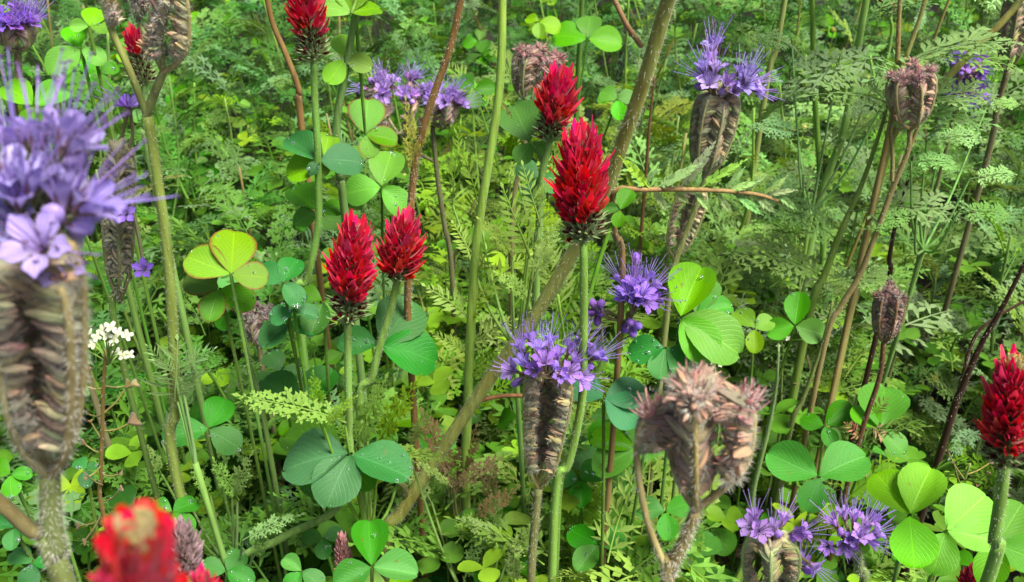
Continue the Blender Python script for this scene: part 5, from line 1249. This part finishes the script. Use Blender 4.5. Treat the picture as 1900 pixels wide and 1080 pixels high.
STEMCACHE = {}
def fill_feather(x, y, tall, color, kinds):
    g = Vector((x, y, -0.005))
    lean = Vector((random.uniform(-0.25, 0.25), random.uniform(-0.15, 0.15), 1)).normalized()
    for _ in range(4):
        if any(blocked(g + lean * tall * t) for t in (1, 0.85, 0.7, 0.5)): tall *= 0.72
        else: break
    else: return False
    if tall < 0.07: return False
    k = random.randrange(8)
    if k not in STEMCACHE:
        mb = MB(); rg = random.Random(k)
        pth = smooth_path([V((0, 0, 0)), V((rg.uniform(-.04, .04), rg.uniform(-.04, .04), 0.4)), V((rg.uniform(-.05, .05), rg.uniform(-.05, .05), 0.75)), V((0, 0, 1.0))], 12)
        tube(mb, pth, 0.0058, 0.003, 6, 0, True)
        STEMCACHE[k] = (mb.mesh('stem', [M_STEM]), pth)
    me, pth = STEMCACHE[k]
    M = zframe(g, lean, tall, random.uniform(0, 6.28))
    sc = random.choice(((0.22, 0.30, 0.08), (0.18, 0.22, 0.07), (0.24, 0.17, 0.09), (0.26, 0.36, 0.09), (0.15, 0.26, 0.06)))
    kinds = random.choice(kinds)
    lob = 'broad-lobed' if kinds is FERN_A else ('narrow' if kinds is FERN_C else 'comb-like')
    o = thing('feathery_weed', g, f'{shade(color)} {lob} feathery weed {"on brown stem " if sc[0] > sc[1] else ""}{where(g + lean * tall)}', 'weed', 'feathery weeds in the undergrowth')
    th = random.uniform(0.8, 1.2) * 0.28 / tall
    part('stem', me, o, M @ Matrix.Diagonal((th, th, 1, 1)), jit(sc))
    n = random.randint(10, 15)
    for i in range(n):
        t = 0.06 + 0.94 * (i + random.random() * 0.6) / n
        j = min(len(pth) - 1, int(t * (len(pth) - 1)))
        q = pth[j]; p = M @ Vector((q.x * th, q.y * th, q.z))
        a = i * 2.4 + random.uniform(-0.5, 0.5)
        d = Vector((math.cos(a), math.sin(a), random.uniform(0.1, 0.9) if t < 0.9 else 1.6)).normalized()
        L = random.uniform(0.04, 0.085) * (1.1 - 0.45 * t)
        if blocked(p + d * L * 0.7) or blocked(p + d * L * 0.35): continue
        part('leaf', random.choice(kinds), o, frame(p, d, Vector((0, 0, 1)) + rnd_unit() * 0.3, L, L * random.uniform(0.85, 1.25)), jit(vivid(color, 1.0), 0.18))
    return True

def cone_mesh():
    mb = MB(); rows = []
    for i in range(7):
        t = i / 6; r = (0.75, 0.98, 1.0, 0.9, 0.7, 0.42, 0.05)[i]; z = t * 2.0
        rows.append([V((math.cos(a) * r * (1 + 0.06 * ((i + k) % 2)), math.sin(a) * r * (1 + 0.06 * ((i + k) % 2)), z)) for k, a in enumerate([2 * math.pi * q / 10 for q in range(11)])])
    mb.grid(rows)
    return mb.mesh('flower_head', [M_CONE])
CONE = cone_mesh()
def fill_mayweed(x, y, tall):
    g = Vector((x, y, -0.005))
    if blocked(g + V((0, 0, tall))) or blocked(g + V((0, 0, tall * 0.7))): return False
    o = thing('mayweed', g, f'mayweed with yellow-green button heads and thread-like leaves {where(g + V((0, 0, tall)))}', 'weed', 'yellow-buttoned mayweeds')
    for k in range(random.randint(3, 5)):
        a = random.uniform(0, 6.28); r = random.uniform(0.01, 0.05)
        tip = Vector((x + math.cos(a) * r, y + math.sin(a) * r, tall * random.uniform(0.65, 1.0)))
        if blocked(tip): continue
        path = smooth_path([g, g.lerp(tip, 0.5) + V((math.cos(a), math.sin(a), 0)) * 0.008, tip], 8)
        mb = MB(); tube(mb, path, 0.0011, 0.0008, 5, 0, False)
        st = part('stem', mb.mesh('stem', [M_STEM], origin=g), o, Matrix.Translation(g), jit((0.17, 0.28, 0.08)))
        s = random.uniform(0.0028, 0.0042)
        part('flower_head', CONE, o, zframe(tip - V((0, 0, s * 0.2)), Vector((random.uniform(-.3, .3), random.uniform(-.3, .3), 1)), s), jit((0.34, 0.36, 0.04), 0.25))
        for i in range(4):
            p = path[2 + i]; b = random.uniform(0, 6.28); d = Vector((math.cos(b), math.sin(b), random.uniform(0.3, 1))).normalized(); L = random.uniform(0.03, 0.05)
            if blocked(p + d * L * 0.6): continue
            part('leaf', random.choice(FERN_D), o, frame(p, d, Vector((0, 0, 1)), L), jit((0.12, 0.24, 0.06), 0.2))
    return True

counts = {'c': 0, 'f': 0, 'm': 0}
rows_y = []
yy = 0.36
while yy < 2.5:
    rows_y.append(yy); yy += 0.033 + 0.042 * (yy - 0.3)
for yy in rows_y:
    half = 0.56 * math.hypot(yy, 0.45) * 1.02 + 0.04
    step = 0.041 + 0.040 * (yy - 0.3)
    xx = -half
    while xx < half:
        x = xx + random.uniform(-0.5, 0.5) * step; y = yy + random.uniform(-0.5, 0.5) * 0.05
        xx += step
        far = min(1, max(0, (y - 0.45) / 0.9))
        tall_c = random.uniform(0.12, 0.26) + 0.12 * far * random.random()
        tall_f = random.uniform(0.15, 0.32) + 0.20 * far * random.random()
        px, py, d = project(Vector((x, y, tall_c)))
        if d < 0.3 or clump(x, y) < (-0.2 if y < 0.9 else -0.45): continue
        w, fc = region_tint(px, py)
        r = random.random()
        if r < w[0] and counts['c'] < 280: counts['c'] += fill_clover(x, y, tall_c)
        elif r < w[0] + w[1] and counts['f'] < 295:
            right = px > 1150 and py < 700
            counts['f'] += fill_feather(x, y, tall_f, fc, (FERN_A, FERN_A, FERN_C) if right else (FERN_C, FERN_C, FERN_B, FERN_A, FERN_A))
        elif counts['m'] < 200: counts['m'] += fill_mayweed(x, y, random.uniform(0.09, 0.17) + 0.12 * far)

# thin upright background stems
for i in range(46):
    y = random.uniform(0.6, 2.4); half = 0.54 * math.hypot(y, 0.4); x = random.uniform(-half, half)
    if x < 0 and random.random() < 0.45: continue
    h = random.uniform(0.22, 0.50)
    g = Vector((x, y, -0.005)); top = g + Vector((random.uniform(-0.12, 0.12), random.uniform(-0.06, 0.06), h))
    if any(blocked(g.lerp(top, t)) for t in (1, 0.8, 0.6)): continue
    kc = random.choice(((0.22, 0.36, 0.07), (0.26, 0.32, 0.10), (0.25, 0.18, 0.08), (0.18, 0.30, 0.06), (0.22, 0.12, 0.07)))
    o = thing('grass_stalk', g, f'slim bare {shade(kc)} stalk standing {where(top)}', 'stalk', 'bare background stalks')
    make_stem(o, [g, g.lerp(top, 0.5) + Vector((random.uniform(-.02, .02), 0, 0)), top], random.uniform(0.0012, 0.0022), 0.0008,
              jit(kc), g, hair=3, sides=6, n=10)

# ------------------------------------------------------------------ low ground cover nobody could count
def tint_material(name, trans):
    m, t, b, out = mat(name)
    at = N(t, 'ShaderNodeVertexColor', layer_name='tint')
    c = mixc(t, ramp(t, noise(t, 70, 3), 0.35, 0.75), at.outputs[0], mixc(t, 1.0, at.outputs[0], (0.6, 0.65, 0.55), 'MULTIPLY'))
    t.links.new(c, b.inputs['Base Color']); b.inputs['Roughness'].default_value = 0.5
    b.inputs['Specular IOR Level'].default_value = 0.10
    translucent(t, b, out, mixc(t, 1.0, c, (1.3, 1.2, 0.5), 'MULTIPLY'), trans)
    return m
M_COVER = tint_material('ground_cover_leaf', 0.2)
def tri_arrays(me):
    me.calc_loop_triangles()
    v = np.empty(len(me.vertices) * 3, np.float32); me.vertices.foreach_get('co', v)
    f = np.empty(len(me.loop_triangles) * 3, np.int32); me.loop_triangles.foreach_get('vertices', f)
    return v.reshape(-1, 3), f.reshape(-1, 3)
def scatter(name, label, cat, spec, material):
    """spec: list of (mesh, matrix, colour) realised into one mesh."""
    cache = {}; VV = []; FF = []; CC = []; off = 0
    for me, M, c in spec:
        if me.name not in cache: cache[me.name] = tri_arrays(me)
        v, f = cache[me.name]
        m = np.array(M, dtype=np.float32)
        VV.append(v @ m[:3, :3].T + m[:3, 3]); FF.append(f + off); off += len(v)
        CC.append(np.tile(np.array((*c, 1.0), np.float32), (len(v), 1)))
    VV = np.concatenate(VV); FF = np.concatenate(FF); CC = np.concatenate(CC)
    me = bpy.data.meshes.new(name)
    me.vertices.add(len(VV)); me.vertices.foreach_set('co', VV.ravel())
    me.loops.add(len(FF) * 3); me.loops.foreach_set('vertex_index', FF.ravel())
    me.polygons.add(len(FF)); me.polygons.foreach_set('loop_start', np.arange(0, len(FF) * 3, 3, dtype=np.int32))
    me.polygons.foreach_set('use_smooth', np.ones(len(FF), bool))
    ca = me.color_attributes.new('tint', 'FLOAT_COLOR', 'POINT'); ca.data.foreach_set('color', CC.ravel())
    me.materials.append(material); me.update(); me.validate()
    o = bpy.data.objects.new(name, me); COL.objects.link(o)
    o['kind'] = 'stuff'; o['label'] = label; o['category'] = cat
    return o
LOWFERN = [fern_mesh('low_fern', 7, 2, 0.46, 0.5, 0.34, 0.3, 60, s, 0.012) for s in (31, 32, 33)]
LOWCOARSE = [fern_mesh('low_fern', 7, 1, 0.56, 0.55, 0.2, 0.35, 56, s, 0.012, 0.3, 0.9, 0.10) for s in (36, 37, 38)]
LOWTHREAD = [fern_mesh('low_thread', 7, 2, 0.5, 0.6, 0.12, 0.2, 50, s, 0.009) for s in (34, 35)]
def low_leaflet():
    mb = MB(); rows = []
    for t, h in ((0, .04), (.15, .2), (.35, .36), (.6, .44), (.8, .38), (.93, .24), (1, .07)):
        rows.append([V((-h, t, h * 0.2)), V((0, t, -0.1 * t * t)), V((h, t, h * 0.2))])
    mb.grid(rows); return mb.mesh('low_leaflet', [M_COVER])
LOWLEAF = low_leaflet()
def stalk_strip():
    mb = MB()
    tube(mb, [V((0, 0, 0)), V((0, 0.5, 0)), V((0, 1, 0))], 1, 0.7, 3, 0, False)
    for i in range(len(mb.v)): mb.v[i] = V((mb.v[i].x, mb.v[i].y, mb.v[i].z * 0.006))
    return mb.mesh('stalk_strip', [M_COVER])
STALK = stalk_strip()
spec = []
for i in range(3600):
    inside = i < 1300
    if inside:
        y = 0.30 + 2.4 * random.random() ** 1.25; half = 0.58 * math.hypot(y, 0.55) + 0.05; x = random.uniform(-half, half)
    else:
        y = random.uniform(-0.4, 3.6); x = random.uniform(-2.6, 2.6)
        if 0.3 < y < 2.6 and abs(x) < 0.55 * math.hypot(y, 0.55): continue
    hmax = (0.07 + 0.10 * random.random()) if inside else 0.28 * random.random()
    z = hmax * random.random() ** 0.7
    if inside and y > 1.0: z *= 1.0 + 1.2 * random.random()
    p = Vector((x, y, z))
    if inside and (clump(x, y) < 0.05 or (z > 0.06 and blocked(p + V((0, 0, 0.03))))): continue
    a = random.uniform(0, 6.28)
    d = Vector((math.cos(a), math.sin(a), random.uniform(-0.1, 1.1))).normalized()
    L = random.uniform(0.035, 0.07)
    me = random.choice(LOWFERN + LOWTHREAD)
    c = jit(random.choice(((0.06, 0.15, 0.02), (0.09, 0.20, 0.03), (0.10, 0.19, 0.06), (0.05, 0.13, 0.02), (0.14, 0.23, 0.03), (0.16, 0.11, 0.04))), 0.25)  # low leaves coloured darker to paint in shade between the plants
    spec.append((me, frame(p, d, Vector((0, 0, 1)) + rnd_unit() * 0.3, L), c))
    if not inside and random.random() < 0.5:
        for q in (0, 2.0, -2.0):
            b = a + q
            spec.append((LOWLEAF, frame(p + V((0.02, 0, 0.05)), Vector((math.cos(b), math.sin(b), 0.1)), Vector((0, 0, 1)) + rnd_unit() * 0.3, 0.022), jit(G_CLOVER, 0.3)))
for i in range(700):
    y = 0.30 + 2.2 * random.random() ** 1.2; half = 0.58 * math.hypot(y, 0.55) + 0.05
    p = Vector((random.uniform(-half, half), y, random.uniform(0.01, 0.11)))
    if clump(p.x, p.y) < 0 or (p.z > 0.06 and blocked(p)): continue
    a = random.uniform(0, 6.28); c = jit(random.choice((G_DEEP, G_CLOVER, (0.06, 0.19, 0.02))), 0.25); L = random.uniform(0.013, 0.022); n = Vector((0, 0, 1)) + rnd_unit() * 0.4
    for q in (0, 2.0, -2.0):
        b = a + q
        spec.append((LOWLEAF, frame(p, Vector((math.cos(b), math.sin(b), random.uniform(-.1, .25))), n, L), c))
MID = []
for i in range(8200):
    y = 0.34 + 2.2 * random.random() ** 1.35; half = 0.56 * math.hypot(y, 0.5) + 0.04; x = random.uniform(-half, half)
    far = min(1, max(0, (y - 0.45) / 0.9))
    p = Vector((x, y, random.uniform(0.09, 0.24) + 0.12 * far * random.random()))
    a = random.uniform(0, 6.28); d = Vector((math.cos(a), math.sin(a), random.uniform(0.0, 1.3))).normalized(); L = random.uniform(0.028, 0.060)
    if clump(x, y) < (0.03 if y < 0.9 else -0.25) or blocked(p) or blocked(p + d * L * 0.7): continue
    px, py, dd = project(p); w, fc = region_tint(px, py)
    r = random.random()
    if r < w[0] * 0.8:
        c = jit(random.choice((G_CLOVER, G_BRIGHT, (0.10, 0.26, 0.02))), 0.2); n = Vector((0, 0, 1)) + rnd_unit() * 0.5; Lc = random.uniform(0.010, 0.018)
        for q in (0, 2.0, -2.0):
            b = a + q
            MID.append((LOWLEAF, frame(p, Vector((math.cos(b), math.sin(b), random.uniform(-.1, .3))), n, Lc), c))
    else:
        me = random.choice(LOWTHREAD if random.random() < 0.22 else (LOWCOARSE if random.random() < 0.5 else LOWFERN)); L *= random.uniform(0.9, 1.5)
        MID.append((me, frame(p, d, Vector((0, 0, 1)) + rnd_unit() * 0.3, L, L * random.uniform(0.8, 1.3)), jit(vivid(fc, 1.0), 0.22)))
    # a thin stalk down to the ground
    if random.random() < 0.2: MID.append((STALK, frame(Vector((p.x + random.uniform(-.02, .02), p.y + random.uniform(-.02, .02), 0)), p - Vector((p.x, p.y, 0)) + V((random.uniform(-.01, .01), 0, 0)), -FW, p.z, 0.0007), (0.13, 0.22, 0.05)))
for i in range(1500):                      # mat of small clover leaves close to the path
    y = random.uniform(0.32, 0.75); half = 0.56 * math.hypot(y, 0.5) + 0.04
    p = Vector((random.uniform(-half, half), y, random.uniform(0.10, 0.21)))
    if blocked(p) or clump(p.x + 5, p.y) < -0.1 or (p.x > 0.12 and random.random() < 0.5): continue
    c = jit(random.choice((G_CLOVER, G_DEEP, G_CLOVER, G_BRIGHT, (0.10, 0.26, 0.02))), 0.2); n = Vector((0, 0, 1)) + rnd_unit() * 0.5; Lc = random.uniform(0.011, 0.019); a = random.uniform(0, 6.28)
    for q in (0, 2.0, -2.0):
        b = a + q
        MID.append((LOWLEAF, frame(p, Vector((math.cos(b), math.sin(b), random.uniform(-.1, .3))), n, Lc), c))
for i in range(3800):                      # the meadow goes on either side of the view
    y = random.uniform(0.2, 2.6); half = 0.54 * math.hypot(y, 0.5); x = random.choice((-1, 1)) * (half + 0.9 * random.random() ** 1.3)
    p = Vector((x, y, random.uniform(0.02, 0.26))); a = random.uniform(0, 6.28)
    if blocked(p): continue
    if random.random() < 0.4:
        c = jit(random.choice((G_CLOVER, G_DEEP, G_BRIGHT)), 0.2)
        for q in (0, 2.0, -2.0):
            b = a + q
            MID.append((LOWLEAF, frame(p, Vector((math.cos(b), math.sin(b), random.uniform(-.1, .3))), Vector((0, 0, 1)) + rnd_unit() * 0.4, 0.017), c))
    else:
        MID.append((random.choice(LOWCOARSE + LOWFERN), frame(p, Vector((math.cos(a), math.sin(a), random.uniform(0, 1.2))), Vector((0, 0, 1)), random.uniform(0.04, 0.08)), jit(random.choice(((0.10, 0.22, 0.04), (0.18, 0.31, 0.08), (0.22, 0.34, 0.12))), 0.2)))
scatter('leafy_undergrowth', 'dense lacy fronds and small clover leaves filling the gaps between the plants', 'undergrowth', MID, M_COVER)
scatter('ground_cover', 'matted low feathery and clover leaves covering the soil', 'undergrowth', spec, M_COVER)
M_LIT = tint_material('dead_litter', 0.1)
spec = []
for i in range(700):
    y = random.uniform(0.25, 2.4); half = 0.6 * math.hypot(y, 0.55) + 0.1
    p = Vector((random.uniform(-half, half), y, random.uniform(0.006, 0.03)))
    a = random.uniform(0, 6.28)
    spec.append((LOWLEAF, frame(p, Vector((math.cos(a), math.sin(a), random.uniform(-0.2, 0.4))), Vector((0, 0, 1)) + rnd_unit() * 0.7, random.uniform(0.01, 0.03), random.uniform(0.004, 0.014)), jit(random.choice(((0.08, 0.05, 0.03), (0.05, 0.03, 0.02), (0.14, 0.09, 0.055))), 0.3)))  # browns darkened as painted shade at the bottom of the gaps
scatter('leaf_litter', 'brown dead leaf scraps lying on the dark soil', 'litter', spec, M_LIT)

# ------------------------------------------------------------------ dew
def dew():
    mb = MB()
    for p, n, r in DROPS:
        x = perp(n); y = n.cross(x); rows = []
        for i in range(5):
            th = math.pi * 0.5 * (0.05 + 0.95 * i / 4) * 1.25
            rr = math.sin(min(th, 2.2)) * r; h = math.cos(th) * r * 0.8 + r * 0.12
            rows.append([p + n * h + (x * math.cos(a) + y * math.sin(a)) * rr for a in [2 * math.pi * k / 8 for k in range(9)]])
        mb.grid(rows)
        b = len(mb.v) - 45
        mb.face(tuple(b + k for k in range(8)))
        mb.face(tuple(b + 36 + k for k in range(7, -1, -1)))
    o = bpy.data.objects.new('dewdrops', mb.mesh('dewdrops', [M_WATER]))
    o['kind'] = 'stuff'; o['label'] = 'clear dewdrops scattered over the clover leaves'; o['category'] = 'dew'
    COL.objects.link(o)
dew()
print('COUNTS', counts, len(DROPS), len(bpy.data.objects))
